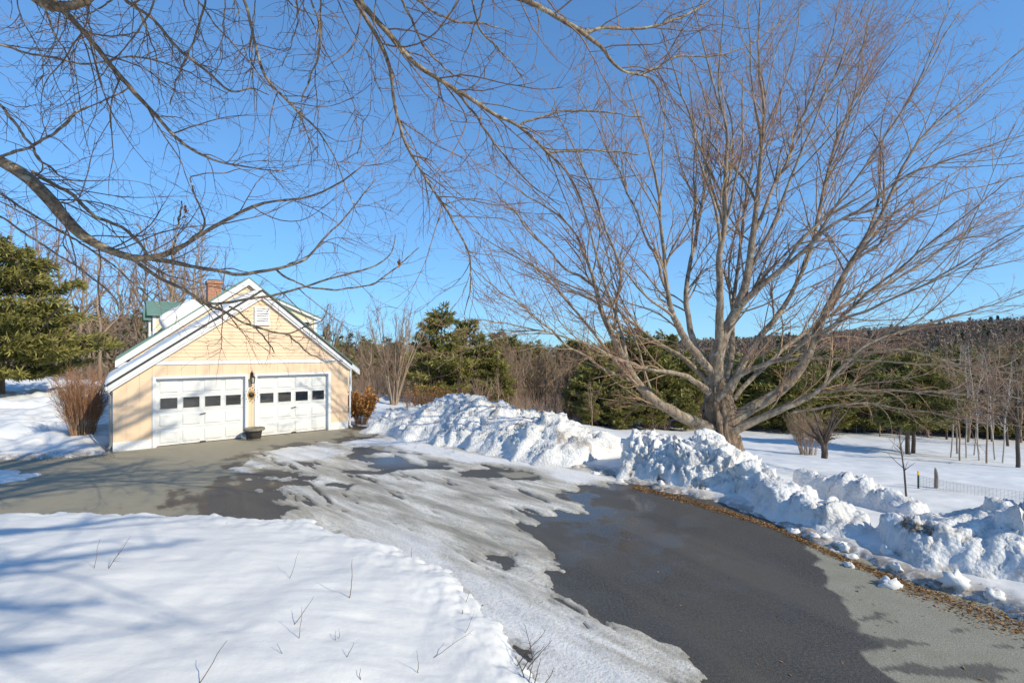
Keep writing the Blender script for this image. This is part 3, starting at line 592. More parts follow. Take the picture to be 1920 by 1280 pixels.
# garage doors
def raised(x0, x1, z0, z1, y0, y1, ins):
    return [(x0, y0, z0), (x1, y0, z0), (x1, y0, z1), (x0, y0, z1), (x0 + ins, y1, z0 + ins), (x1 - ins, y1, z0 + ins), (x1 - ins, y1, z1 - ins), (x0 + ins, y1, z1 - ins)]
for (a, b), lab in ((D1, 'left garage door, mottled with branch shadows'), (D2, 'right garage door in full sun')):
    rec = 0.13
    door = MB()
    for i in range(4):
        z0 = 0.02 + i * (DH - 0.02) / 4; z1 = 0.02 + (i + 1) * (DH - 0.02) / 4 - 0.006
        door.box(a + 0.01, b - 0.01, rec, rec + 0.04, z0, z1)
    door = door.build('garage_door', M['dirty_white'], house); door['label'] = lab
    box('door_jamb', a - 0.085, a, -0.035, rec, 0, DH + 0.08, M['white'], door); box('door_jamb', b, b + 0.085, -0.035, rec, 0, DH + 0.08, M['white'], door)
    box('door_header', a + 0.001, b - 0.001, -0.033, rec, DH, DH + 0.08, M['white'], door)
    box('door_stop', a + 0.001, a + 0.03, rec - 0.03, rec - 0.001, 0, DH, M['white'], door); box('door_stop', b - 0.03, b - 0.001, rec - 0.03, rec - 0.001, 0, DH, M['white'], door)
    box('bottom_seal', a + 0.012, b - 0.012, rec - 0.006, rec + 0.03, 0.002, 0.019, M['drip'], door)
    W = (b - a - 0.08) / 4
    for r in range(4):
        z0 = 0.02 + r * (DH - 0.02) / 4 + 0.07; z1 = 0.02 + (r + 1) * (DH - 0.02) / 4 - 0.075
        for c in range(4):
            x0 = a + 0.04 + c * W + 0.055; x1 = a + 0.04 + (c + 1) * W - 0.055
            if r == 2:
                MB().box(x0, x1, rec - 0.018, rec - 0.0005, z0 - 0.005, z0 + 0.02).box(x0, x1, rec - 0.018, rec - 0.0005, z1 - 0.02, z1 + 0.005).box(x0, x0 + 0.02, rec - 0.018, rec - 0.0005, z0 + 0.021, z1 - 0.021).box(x1 - 0.02, x1, rec - 0.018, rec - 0.0005, z0 + 0.021, z1 - 0.021).build('window_frame', M['dirty_white'], door)
                tilt = 0.003 * math.sin(c * 2.1 + a)
                meshobj('pane', [(x0 + 0.02, rec - 0.006, z0 + 0.02), (x1 - 0.02, rec - 0.006, z0 + 0.02), (x1 - 0.02, rec - 0.006 + tilt, z1 - 0.02), (x0 + 0.02, rec - 0.006 + tilt, z1 - 0.02)], [[(0, 1, 2, 3)]], M['glass'], door, smooth=False)
            else:
                V = raised(x0, x1, z0, z1, rec - 0.0005, rec - 0.020, 0.028)
                meshobj('panel', V, [[(4, 5, 6, 7), (0, 1, 5, 4), (1, 2, 6, 5), (2, 3, 7, 6), (3, 0, 4, 7)]], M['dirty_white'], door, smooth=False)
    cx = (a + b) / 2
    MB().tube([(cx + 0.02, rec - 0.005, 0.93), (cx + 0.02, rec - 0.05, 0.93)], 0.014, 8).tube([(cx - 0.07, rec - 0.05, 0.915), (cx + 0.10, rec - 0.05, 0.95)], 0.011, 8).build('handle', M['metal'], door)
    MB().box(cx - 0.06, cx + 0.10, rec - 0.03, rec - 0.001, 0.025, 0.05).build('lift_handle', M['metal'], door)
# main house behind the garage
S0 = GD; HT, HZ = 4.27, 5.91; hl = (0.10, 2.66); sH = (HZ - hl[1]) / (HT - hl[0]); HRt = 8.9; HRz = HZ - (HRt - HT) * 0.83; HD = 15.5
def hroof(t): return HZ - (HT - t) * sH if t < HT else HZ - (t - HT) * 0.83
prism('house_wall', [(0.42, 0.0), (8.6, 0.0), (8.6, hroof(8.6) - 0.14), (HT, HZ - 0.15), (0.42, hroof(0.42) - 0.14)], S0 + 0.02, HD, M['siding_back'], house)
z = 2.2
while z < HZ - 0.3:
    z1 = min(z + 0.12, HZ - 0.25)
    f = lambda q: max(0.45, HT - (HZ - 0.15 - q) / sH); g = lambda q: min(8.58, HT + (HZ - 0.15 - q) / 0.83)
    V = [(f(z), S0 - 0.024, z), (g(z), S0 - 0.024, z), (g(z1), S0 - 0.006, z1), (f(z1), S0 - 0.006, z1), (f(z), S0 + 0.03, z), (g(z), S0 + 0.03, z), (g(z1), S0 + 0.03, z1), (f(z1), S0 + 0.03, z1)]
    meshobj('clapboard', V, [[(0, 1, 2, 3), (5, 4, 7, 6), (1, 0, 4, 5), (3, 2, 6, 7), (0, 3, 7, 4), (2, 1, 5, 6)]], M['siding_back'], house, smooth=False)
    z = z1
prism('house_roof', [(hl[0] - 0.08, hl[1] - 0.08 * sH), (HT, HZ), (HT, HZ + 0.05), (hl[0] - 0.08, hl[1] - 0.08 * sH + 0.05)], S0 - 0.20, HD + 0.2, M['roofgreen'], house)
prism('house_roof', [(HT, HZ), (HRt, HRz), (HRt, HRz + 0.05), (HT, HZ + 0.05)], S0 - 0.20, HD + 0.2, M['roofgreen'], house)
prism('rake_board', [(hl[0] - 0.08, hl[1] - 0.08 * sH - 0.003), (HT, HZ - 0.003), (HT, HZ - 0.27), (hl[0] - 0.08, hl[1] - 0.08 * sH - 0.24)], S0 - 0.185, S0 - 0.03, M['white'], house)
prism('rake_board', [(HT, HZ - 0.003), (HRt, HRz - 0.003), (HRt, HRz - 0.24), (HT, HZ - 0.27)], S0 - 0.185, S0 - 0.03, M['white'], house)
box('fascia', hl[0] - 0.07, hl[0] + 0.3, S0 - 0.10, HD, hl[1] - 0.30, hl[1] - 0.115, M['white'], house)
for k_ in range(1, 10):                               # standing seams of the metal roof
    s_ = S0 + k_ * 0.95
    prism('roof_seam', [(hl[0] - 0.08, hl[1] - 0.08 * sH + 0.051), (HT, HZ + 0.051), (HT, HZ + 0.08), (hl[0] - 0.08, hl[1] - 0.08 * sH + 0.08)], s_, s_ + 0.03, M['roofgreen'], house)
def dormer(s0, s1, face, ridge, eave):
    mid = (s0 + s1) / 2; back = HT - (HZ - ridge) / sH; eb = HT - (HZ - eave) / sH
    V = [(face, s0, hroof(face) - 0.1), (face, s1, hroof(face) - 0.1), (face, s1, eave), (face, mid, ridge - 0.03), (face, s0, eave), (eb, s0, eave), (eb, s1, eave)]
    w = meshobj('dormer_wall', V, [[(0, 4, 3, 2)], [(0, 2, 1)], [(0, 5, 4)], [(1, 2, 6)]], M['siding_back'], house, smooth=False)
    zb = hroof(face)
    z = zb + 0.05                                     # cheek clapboards
    while z < eave - 0.08:
        q = lambda h: HT - (HZ - h) / sH
        z1 = z + 0.11
        Vc = [(face + 0.01, s0 - 0.02, z), (q(z) + 0.05, s0 - 0.02, z), (q(z1) + 0.05, s0 - 0.006, z1), (face + 0.01, s0 - 0.006, z1), (face + 0.01, s0 + 0.01, z), (q(z) + 0.05, s0 + 0.01, z), (q(z1) + 0.05, s0 + 0.01, z1), (face + 0.01, s0 + 0.01, z1)]
        meshobj('clapboard', Vc, [[(0, 1, 2, 3), (5, 4, 7, 6), (1, 0, 4, 5), (3, 2, 6, 7), (0, 3, 7, 4), (2, 1, 5, 6)]], M['siding_back'], w, smooth=False); z = z1
    box('corner_board', face - 0.02, face + 0.10, s0 - 0.03, s0 + 0.09, zb, eave, M['white'], w)
    fo = face - 0.22; oh = 0.18; dz = (ridge - eave) / (mid - s0) * oh
    for sg, sa in ((0, s0 - oh), (1, s1 + oh)):
        Vr = [(fo, sa, eave - dz), (eb + 0.1, sa, eave - dz), (back + 0.25, mid, ridge), (fo, mid, ridge), (fo, sa, eave - dz + 0.06), (eb + 0.1, sa, eave - dz + 0.06), (back + 0.25, mid, ridge + 0.06), (fo, mid, ridge + 0.06)]
        meshobj('dormer_roof', Vr, [BOXF if sg == 0 else [tuple(reversed(f)) for f in BOXF]], M['roofgreen'], w, smooth=False)
    box('window', face - 0.035, face - 0.01, mid - 0.4, mid + 0.4, zb + 0.25, eave - 0.05, M['glass'], w)
dormer(6.6, 8.4, 1.22, 5.02, 4.50); dormer(10.6, 12.4, 1.22, 5.02, 4.50)
# shed dormer on the right slope
sd = prism('shed_dormer', [(4.75, hroof(4.75) - 0.05), (7.1, hroof(7.1) - 0.05), (7.1, 4.44), (4.75, 5.42)], S0 + 0.45, S0 + 5.0, M['siding_back'], house)
z = 3.9
while z < 5.3:
    z1 = z + 0.115; g0 = HT + (HZ - z) / 0.83; tp = lambda q: min(7.09, 7.09 - max(0, q - 4.44) / 0.417)
    if g0 < tp(z1) - 0.05:
        V = [(g0, S0 + 0.426, z), (tp(z), S0 + 0.426, z), (tp(z1), S0 + 0.443, z1), (HT + (HZ - z1) / 0.83, S0 + 0.443, z1)]; V += [(p[0], S0 + 0.449, p[2]) for p in V]
        meshobj('clapboard', V, [[(0, 1, 2, 3), (5, 4, 7, 6), (1, 0, 4, 5), (3, 2, 6, 7), (0, 3, 7, 4), (2, 1, 5, 6)]], M['siding_back'], sd, smooth=False)
    z = z1
prism('dormer_roof', [(4.65, 5.49), (7.3, 4.38), (7.3, 4.44), (4.65, 5.55)], S0 + 0.28, S0 + 5.2, M['roofgreen'], sd)
prism('dormer_fascia', [(4.7, 5.46), (7.29, 4.375), (7.29, 4.28), (4.7, 5.36)], S0 + 0.30, S0 + 0.42, M['white'], sd)
box('window', 6.42, 6.80, S0 + 0.395, S0 + 0.42, 3.6, 4.22, M['glass'], sd)
MB().box(6.35, 6.42, S0 + 0.37, S0 + 0.42, 3.6, 4.29).box(6.80, 6.87, S0 + 0.37, S0 + 0.42, 3.6, 4.29).box(6.421, 6.799, S0 + 0.37, S0 + 0.42, 4.22, 4.29).build('window_frame', M['white'], sd)
box('corner_board', 7.0, 7.12, S0 + 0.40, S0 + 0.425, 3.5, 4.42, M['white'], sd)
ch = box('chimney', 3.12, 3.64, S0 + 2.3, S0 + 2.9, 4.5, 5.88, M['brick'], house)
box('chimney_corbel', 3.08, 3.68, S0 + 2.25, S0 + 2.95, 5.881, 6.0, M['brick'], ch); box('chimney_cap', 3.16, 3.60, S0 + 2.34, S0 + 2.86, 6.001, 6.07, M['flash'], ch)
# snow on the roofs
def roof_snow(name, label, t0, t1, s0, s1, zf, slope, thick, seed):
    nt = int((t1 - t0) / 0.06); ns = int((s1 - s0) / 0.06)
    T, S = np.meshgrid(np.linspace(t0, t1, nt), np.linspace(s0, s1, ns))
    e = np.minimum.reduce([T - t0, t1 - T, S - s0, s1 - S]); rnd = np.sqrt(np.clip(e / 0.16, 0, 1) * (2 - np.clip(e / 0.16, 0, 1)))
    h = thick * rnd * (1 + 0.35 * fbm(T * 0.9, S * 0.9, 3, seed)) + 0.02 * fbm(T * 4, S * 4, 3, seed + 1) * rnd
    nl = math.hypot(1, slope); Z = zf(T) + 0.055
    top = np.stack([T - h * slope / nl, S, Z + h / nl], -1).reshape(-1, 3)
    o = meshobj(name, top, [grid_faces(ns, nt)[:, ::-1]], M['snow'], attrs=dict(dirt=np.zeros(nt * ns), forest=np.zeros(nt * ns)))
    o.location = house.location; o.rotation_euler = house.rotation_euler
    return tag(o, label, 'roof snow', 'snow lying on the roofs')
roof_snow('roof_snow', 'thick slab of snow lying along the left slope of the garage roof', LE[0] - 0.07, AT - 0.12, -0.19, GD - 0.05, lambda t: AZ - (AT - t) * slL + 0.02, slL, 0.13, 901)
roof_snow('roof_snow', 'rounded heap of snow on the green roof beside the dormer', 1.5, 2.7, S0 + 0.25, S0 + 1.8, lambda t: HZ - (HT - t) * sH, sH, 0.42, 902)
# wall lantern, sunburst, pot
def on_house(x, y, z):
    c, s = math.cos(HA), math.sin(HA); return (-11.70 + c * x - s * y, 14.30 + s * x + c * y, z)
lan = empty('wall_lantern', on_house(3.66, -0.02, 1.86), HA, 'small black metal wall lantern between the two garage doors', 'lantern')
MB().box(-0.045, 0.045, -0.012, 0.02, 0.16, 0.36).build('backplate', M['metal'], lan)
MB().tube([(0, -0.01, 0.22), (0, -0.05, 0.30), (0, -0.10, 0.36), (0, -0.14, 0.34), (0, -0.14, 0.26)], 0.010, 8).tube([(0, -0.012, 0.34), (0, -0.03, 0.39), (0, -0.012, 0.42)], 0.012, 8).build('arm', M['metal'], lan)
MB().lathe([(0.005, 0.27), (0.03, 0.25), (0.085, 0.205), (0.088, 0.195), (0.0, 0.195)], (0, -0.14, 0), 6).build('lamp_roof', M['metal'], lan)
cg = MB()
for i in range(6):
    th = i * math.pi / 3; cg.tube([(0.072 * math.cos(th), -0.14 + 0.072 * math.sin(th), 0.195), (0.052 * math.cos(th), -0.14 + 0.052 * math.sin(th), 0.02)], 0.008, 6)
cg.lathe([(0.0, 0.0), (0.06, 0.0), (0.06, 0.022), (0.0, 0.022)], (0, -0.14, 0), 6).build('cage', M['metal'], lan)
MB().lathe([(0.0, 0.023), (0.045, 0.024), (0.06, 0.19), (0.0, 0.192)], (0, -0.14, 0), 6).build('lamp_glass', M['lampglass'], lan)
sb = empty('sunburst_ornament', on_house(3.64, -0.03, 1.46), HA, 'round brass sunburst ornament with ball-tipped rays on the garage wall', 'wall ornament')
MB().lathe([(0.0, 0.03), (0.05, 0.028), (0.085, 0.012), (0.09, 0.0), (0.0, 0.0)], n=20).build('disc', M['metal'], sb, True).rotation_euler = (R(90), 0, 0)
for i in range(18):
    th = i * math.pi / 9; L = 0.20 if i % 2 else 0.25
    c, s = math.cos(th), math.sin(th); w = 0.024
    ray = meshobj('ray', [(c * 0.07 - s * w, -0.006, s * 0.07 + c * w), (c * 0.07 + s * w, -0.006, s * 0.07 - c * w), (c * L * 0.8, -0.006, s * L * 0.8), (c * 0.07 - s * w, 0.004, s * 0.07 + c * w), (c * 0.07 + s * w, 0.004, s * 0.07 - c * w), (c * L * 0.8, 0.004, s * L * 0.8)],
                  [[(0, 1, 2), (5, 4, 3)], [(0, 3, 4, 1), (1, 4, 5, 2), (2, 5, 3, 0)]], M['brass'], sb, smooth=False)
    MB().lathe([(0.0, -0.018), (0.013, -0.012), (0.018, 0), (0.013, 0.012), (0.0, 0.018)], (c * L, -0.004, s * L), 8).build('ball', M['metal'] if i % 2 else M['brass'], ray, True)
pot = empty('planter_pot', on_house(3.66, -0.42, 0.012), 0.2, 'dark grey planter pot with a thick stone rim in front of the garage', 'planter')
MB().lathe([(0.0, 0.03), (0.17, 0.03), (0.19, 0.035), (0.235, 0.29), (0.24, 0.30), (0.215, 0.30), (0.2, 0.27)], n=28).build('pot_body', M['pot'], pot, True)
MB().lathe([(0.228, 0.285), (0.30, 0.30), (0.318, 0.315), (0.318, 0.375), (0.305, 0.385), (0.25, 0.38), (0.23, 0.30)], n=28).build('rim', M['potrim'], pot, True)
MB().lathe([(0.0, 0.0), (0.20, 0.0), (0.205, 0.012), (0.205, 0.028), (0.0, 0.029)], n=28).build('saucer', M['potrim'], pot, True)
MB().lathe([(0.0, 0.352), (0.15, 0.345), (0.245, 0.33)], n=20).build('soil', M['soil'], pot, True)
dk = MB().lathe([(0.0, -0.012), (0.125, -0.012), (0.135, 0), (0.125, 0.012), (0.0, 0.012)], n=24).build('round_lid', M['wire'], None, True)
dk.location = on_house(3.40, -0.33, 0.145); dk.rotation_euler = (R(78), 0, HA); tag(dk, 'small round grey lid leaning beside the planter pot', 'lid')

# ------------------------------------------------------------------ bare trees
def resample(pts, N, jitter=0.0, seed=0):
    p = np.asarray(pts, float); seg = np.linalg.norm(np.diff(p[:, :3], axis=0), axis=1); c = np.concatenate([[0], np.cumsum(seg)])
    t = np.linspace(0, c[-1], N)
    q = np.stack([np.interp(t, c, p[:, k]) for k in range(p.shape[1])], 1)
    for _ in range(2): q[1:-1] = 0.5 * q[1:-1] + 0.25 * (q[:-2] + q[2:])
    if jitter:
        g = np.random.default_rng(seed); n = g.normal(0, jitter, (N, 3)); n[0] = 0
        n[1:-1] = (n[:-2] + n[1:-1] + n[2:]) / 2; q[:, :3] += n
    return q
def grow(P, Rd, dens, t0, t1, ang, ratio, lmax, rf, rmin, N, wig, trop, g, lmin=0.12, taper=0.6, rl=0.012):
    Mn, Np, _ = P.shape
    Lp = np.linalg.norm(np.diff(P, axis=1), axis=2).sum(1)
    n = np.maximum(1, np.round(Lp * np.asarray(dens) * g.uniform(0.8, 1.2, Mn)).astype(int)); idx = np.repeat(np.arange(Mn), n); K = len(idx)
    t = g.uniform(t0, t1, K); f = t * (Np - 1); i0 = np.minimum(f.astype(int), Np - 2); fr = (f - i0)[:, None]
    p = P[idx, i0] * (1 - fr) + P[idx, i0 + 1] * fr; T = P[idx, i0 + 1] - P[idx, i0]; T /= np.linalg.norm(T, axis=1, keepdims=True) + 1e-9
    rp = Rd[idx, i0]
    rv = g.normal(0, 1, (K, 3)); rv -= (rv * T).sum(1, keepdims=True) * T; rv /= np.linalg.norm(rv, axis=1, keepdims=True) + 1e-9
    a = np.radians(g.uniform(ang[0], ang[1], K))[:, None]
    d = T * np.cos(a) + rv * np.sin(a)
    L = np.clip(Lp[idx] * ratio * (1 - taper * t) * g.uniform(0.55, 1.25, K), lmin, lmax)
    r0 = np.maximum(np.minimum(rp * rf, rl * L + rmin), rmin)
    pts = np.empty((K, N, 3)); pts[:, 0] = p; st = (L / (N - 1))[:, None]; trop = np.asarray(trop)
    w = g.normal(0, wig, (K, 3))
    for k in range(1, N):
        w = 0.5 * w + g.normal(0, wig, (K, 3)); d = d + w + trop; d /= np.linalg.norm(d, axis=1, keepdims=True)
        pts[:, k] = pts[:, k - 1] + d * st
    rad = r0[:, None] * (1 - 0.75 * np.linspace(0, 1, N))[None] ; rad = np.maximum(rad, rmin * 0.55)
    return pts, rad
def crown_mesh(name, levels, tips, mat, parent, sides=3):
    Vs = []; Qs = []; At = []; o = 0
    for (P, Rd), tp in zip(levels, tips):
        v, q = tubes(P, Rd, sides); Vs.append(v); Qs.append(q + o); o += len(v)
        tt = np.linspace(tp[0], tp[1], P.shape[1]); At.append(np.broadcast_to(np.repeat(tt, sides)[None], (P.shape[0], P.shape[1] * sides)).ravel())
    return meshobj(name, np.concatenate(Vs), [np.concatenate(Qs)], mat, parent, attrs=dict(tip=np.concatenate(At)))
def limb_obj(q, mat, parent, sides=10, rough=0.06, name='limb'):
    P = q[None, :, :3]; rd = q[None, :, 3]
    v, f = tubes(P, rd, sides)
    cen = np.repeat(q[:, :3], sides, axis=0); nz = fbm(v[:, 0] * 5 + v[:, 2] * 3, v[:, 1] * 5 + v[:, 2] * 2, 3, 5)
    v = cen + (v - cen) * (1 + rough * 2 * nz)[:, None]
    return meshobj(name, v, [f], mat, parent)

# --- the big maple
MB_ = np.array([6.62, 15.5])
mz = gz(*MB_)
maple = empty('maple_tree', (0, 0, 0), 0, 'huge bare maple with many low spreading limbs behind the snow bank', 'tree')
LIMBS = [  # (depth at base, depth at tip), [(px, py, width px), ...]
 ((15.5, 15.0), [(1340, 752, 46), (1336, 700, 40), (1350, 650, 33), (1365, 613, 30), (1389, 565, 26), (1401, 520, 21), (1412, 470, 19), (1411, 421, 16), (1425, 325, 12), (1435, 225, 9), (1420, 100, 6), (1428, 0, 4), (1435, -60, 2)]),
 ((15.4, 13.2), [(1352, 655, 24), (1350, 600, 20), (1351, 490, 17), (1358, 360, 13), (1366, 250, 9), (1348, 190, 6), (1330, 120, 5), (1300, 20, 3), (1285, -30, 2)]),
 ((15.4, 12.0), [(1335, 700, 22), (1321, 675, 21), (1285, 640, 20), (1272, 613, 18), (1250, 555, 13), (1245, 469, 11), (1240, 395, 9), (1220, 280, 7), (1192, 200, 4), (1175, 140, 2.5)]),
 ((15.6, 18.0), [(1325, 680, 18), (1296, 645, 17), (1286, 572, 14), (1281, 540, 13), (1300, 479, 11), (1318, 400, 9), (1322, 350, 7), (1336, 240, 5), (1318, 170, 4), (1290, 90, 2.5)]),
 ((15.3, 13.6), [(1335, 805, 34), (1300, 790, 30), (1265, 775, 27), (1217, 747, 25), (1193, 720, 23), (1173, 672, 21), (1147, 634, 19), (1131, 589, 15), (1113, 535, 12), (1102, 490, 9), (1084, 452, 7), (1060, 405, 6), (1032, 385, 5), (990, 370, 4), (940, 335, 3), (900, 310, 2)]),
 ((15.3, 12.4), [(1147, 634, 9), (1160, 560, 8), (1165, 500, 7), (1140, 430, 6), (1100, 330, 5), (1060, 240, 3.5), (1040, 190, 2)]),
 ((15.4, 14.0), [(1362, 800, 34), (1400, 768, 31), (1440, 748, 29), (1475, 728, 27), (1502, 702, 25), (1523, 651, 22), (1544, 599, 20), (1561, 555, 17), (1596, 493, 14), (1640, 421, 12), (1662, 385, 10), (1687, 320, 8), (1706, 275, 7), (1760, 228, 5), (1850, 150, 4), (1930, 80, 2.5)]),
 ((15.2, 13.0), [(1365, 812, 24), (1400, 795, 22), (1440, 778, 20), (1468, 761, 18), (1523, 742, 14), (1561, 709, 10), (1580, 683, 9), (1640, 640, 8), (1760, 598, 6), (1850, 575, 4), (1935, 548, 2.5)]),
 ((15.1, 11.8), [(1468, 761, 9), (1525, 737, 8), (1600, 730, 7), (1692, 731, 6), (1805, 740, 5), (1935, 748, 3)]),
 ((15.0, 12.4), [(1561, 709, 7), (1610, 675, 7), (1660, 652, 6), (1742, 667, 5), (1830, 690, 4), (1935, 704, 3)]),
 ((15.3, 12.0), [(1480, 775, 6), (1550, 758, 6), (1640, 757, 5), (1700, 765, 5), (1760, 772, 4), (1830, 790, 3), (1920, 800, 2)]),
 ((15.5, 18.4), [(1365, 735, 24), (1382, 705, 20), (1403, 665, 18), (1424, 627, 16), (1458, 596, 15), (1489, 551, 12), (1517, 483, 10), (1530, 430, 9), (1547, 330, 8), (1580, 222, 6), (1620, 155, 5), (1637, 107, 4), (1672, 75, 3), (1720, 0, 2)]),
 ((15.3, 12.8), [(1389, 570, 17), (1420, 540, 15), (1458, 513, 14), (1503, 476, 12), (1545, 428, 10), (1620, 387, 8), (1667, 350, 7), (1735, 312, 6), (1840, 280, 4), (1935, 245, 2.5)]),
 ((15.2, 14.4), [(1440, 528, 10), (1462, 508, 10), (1502, 447, 9), (1547, 410, 8), (1577, 370, 7), (1622, 310, 6), (1690, 210, 5), (1740, 120, 4), (1800, 20, 2.5)]),
 ((15.6, 19.0), [(1358, 745, 22), (1372, 700, 18), (1378, 650, 15), (1372, 590, 12), (1388, 480, 9), (1394, 380, 7), (1412, 300, 6), (1460, 190, 4), (1490, 90, 3), (1500, 0, 2)]),
 ((15.2, 11.6), [(1330, 735, 18), (1310, 716, 15), (1270, 700, 12), (1215, 690, 9), (1150, 668, 7), (1080, 640, 6), (1000, 615, 5), (930, 600, 4), (870, 598, 2.5)]),
 ((15.5, 17.4), [(1330, 720, 16), (1290, 672, 12), (1230, 640, 9), (1180, 600, 8), (1120, 560, 7), (1040, 520, 5), (960, 480, 4), (880, 430, 2.5)]),
 ((15.0, 11.4), [(1345, 748, 17), (1378, 708, 15), (1420, 690, 12), (1480, 660, 10), (1560, 605, 8), (1650, 570, 7), (1740, 530, 6), (1840, 470, 4), (1935, 420, 2.5)]),
 ((15.6, 18.0), [(1375, 750, 14), (1420, 700, 12), (1470, 650, 11), (1530, 610, 9), (1600, 560, 8), (1700, 510, 7), (1800, 440, 5), (1930, 380, 3)]),
 ((15.4, 14.2), [(1405, 505, 10), (1440, 440, 9), (1475, 350, 8), (1520, 250, 6), (1560, 150, 5), (1600, 60, 3.5), (1640, -30, 2)]),
 ((15.4, 16.6), [(1413, 440, 10), (1450, 350, 9), (1500, 240, 7), (1540, 130, 5), (1570, 30, 3.5), (1590, -60, 2)]),
 ((15.5, 13.8), [(1355, 420, 8), (1330, 330, 7), (1300, 240, 6), (1270, 150, 4), (1240, 60, 3)]),
 ((15.3, 17.0), [(1250, 545, 8), (1225, 470, 7), (1190, 400, 6), (1150, 300, 5), (1110, 220, 3), (1080, 170, 2)]),
 ((15.3, 11.8), [(1190, 715, 9), (1130, 690, 7), (1060, 645, 6), (1000, 590, 5), (940, 545, 4), (880, 500, 2.5)]),
 ((14.8, 13.0), [(1112, 535, 7), (1060, 505, 6), (1010, 450, 5), (960, 390, 4), (920, 350, 2.5)]),
 ((15.0, 12.0), [(1523, 651, 10), (1570, 600, 9), (1640, 540, 8), (1720, 480, 6), (1800, 410, 5), (1900, 330, 3)]),
 ((14.9, 14.0), [(1596, 493, 8), (1650, 455, 7), (1720, 400, 6), (1800, 360, 4), (1920, 330, 3)]),
]
tr = np.array([[*PX(1358, 860, 15.5), 0.80], [*PX(1355, 835, 15.5), 0.66], [*PX(1352, 812, 15.5), 0.585], [*PX(1350, 790, 15.5), 0.55], [*PX(1348, 765, 15.5), 0.52], [*PX(1346, 745, 15.5), 0.46], [*PX(1343, 722, 15.5), 0.36], [*PX(1342, 700, 15.5), 0.24]])
tr[0, 2] = mz - 0.5; tr[1, 2] = mz + 0.35
tr[:, 3] *= 0.82
q = resample(tr, 46); P = q[None, :, :3]; v, f = tubes(P, q[None, :, 3], 64)
cen = np.repeat(q[:, :3], 64, axis=0); th = np.tile(np.arange(64), 46) / 64 * 2 * np.pi; hz = cen[:, 2]
rid = np.abs(fbm(np.cos(th) * 4.5 + fbm(hz * 1.3, th, 2, 3) * 0.8, np.sin(th) * 4.5 + hz * 0.55, 4, 77)); lob = 0.10 * np.cos(th * 5 + 0.6 * hz) * sstep(mz + 2.5, mz, hz)
v = cen + (v - cen) * (0.86 + 0.42 * rid + lob + 0.08 * fbm(np.cos(th) * 1.5 + hz, np.sin(th) * 1.5, 2, 79))[:, None]
meshobj('trunk', v, [f], M['maple_bark'], maple)
main = []
for k, ((za, zb), pts) in enumerate(LIMBS):
    n = len(pts); arr = []
    for i, (px, py, w) in enumerate(pts):
        Z = za + (zb - za) * (i / (n - 1)) ** 1.2; arr.append([*PX(px, py, Z), max(w * (0.74 - 0.14 * min(1, 2.0 * i / n)), 1.5) / 2 / FPX * Z])
    q = resample(arr, 30, 0.030, k); main.append(q)
    limb_obj(q, M['maple_bark'] if k in (0, 4, 6) and False else M['maple_limb'], maple, 12 if arr[0][3] > 0.1 else 8)
P0 = np.stack([m[:, :3] for m in main]); R0 = np.stack([m[:, 3] for m in main])
g = np.random.default_rng(5)
S0_ = grow(P0, R0, 0.42, 0.18, 0.75, (12, 30), 0.62, 6.0, 0.55, 0.012, 30, 0.03, (0, 0, 0.008), g, 2.2, 0.45, 0.008)
for j in range(len(S0_[0])): limb_obj(np.column_stack([S0_[0][j], S0_[1][j]]), M['maple_limb'], maple, 7)
P0 = np.concatenate([P0, S0_[0]]); R0 = np.concatenate([R0, S0_[1]])
L1 = grow(P0, R0, 1.8, 0.10, 0.98, (16, 46), 0.38, 3.2, 0.5, 0.009, 12, 0.075, (0, 0, 0.02), g, 0.9, 0.42, 0.007)
L2 = grow(*L1, 2.9, 0.12, 0.98, (25, 60), 0.42, 1.5, 0.6, 0.0055, 7, 0.11, (0, 0, 0.035), g, 0.35)
L3 = grow(*L2, 5.2, 0.1, 1.0, (25, 65), 0.45, 0.6, 0.7, 0.0038, 4, 0.14, (0, 0, 0.04), g, 0.14)
crown_mesh('crown', [L1, L2, L3], [(0, 0.25), (0.15, 0.6), (0.4, 1.0)], M['maple_twig'], maple)

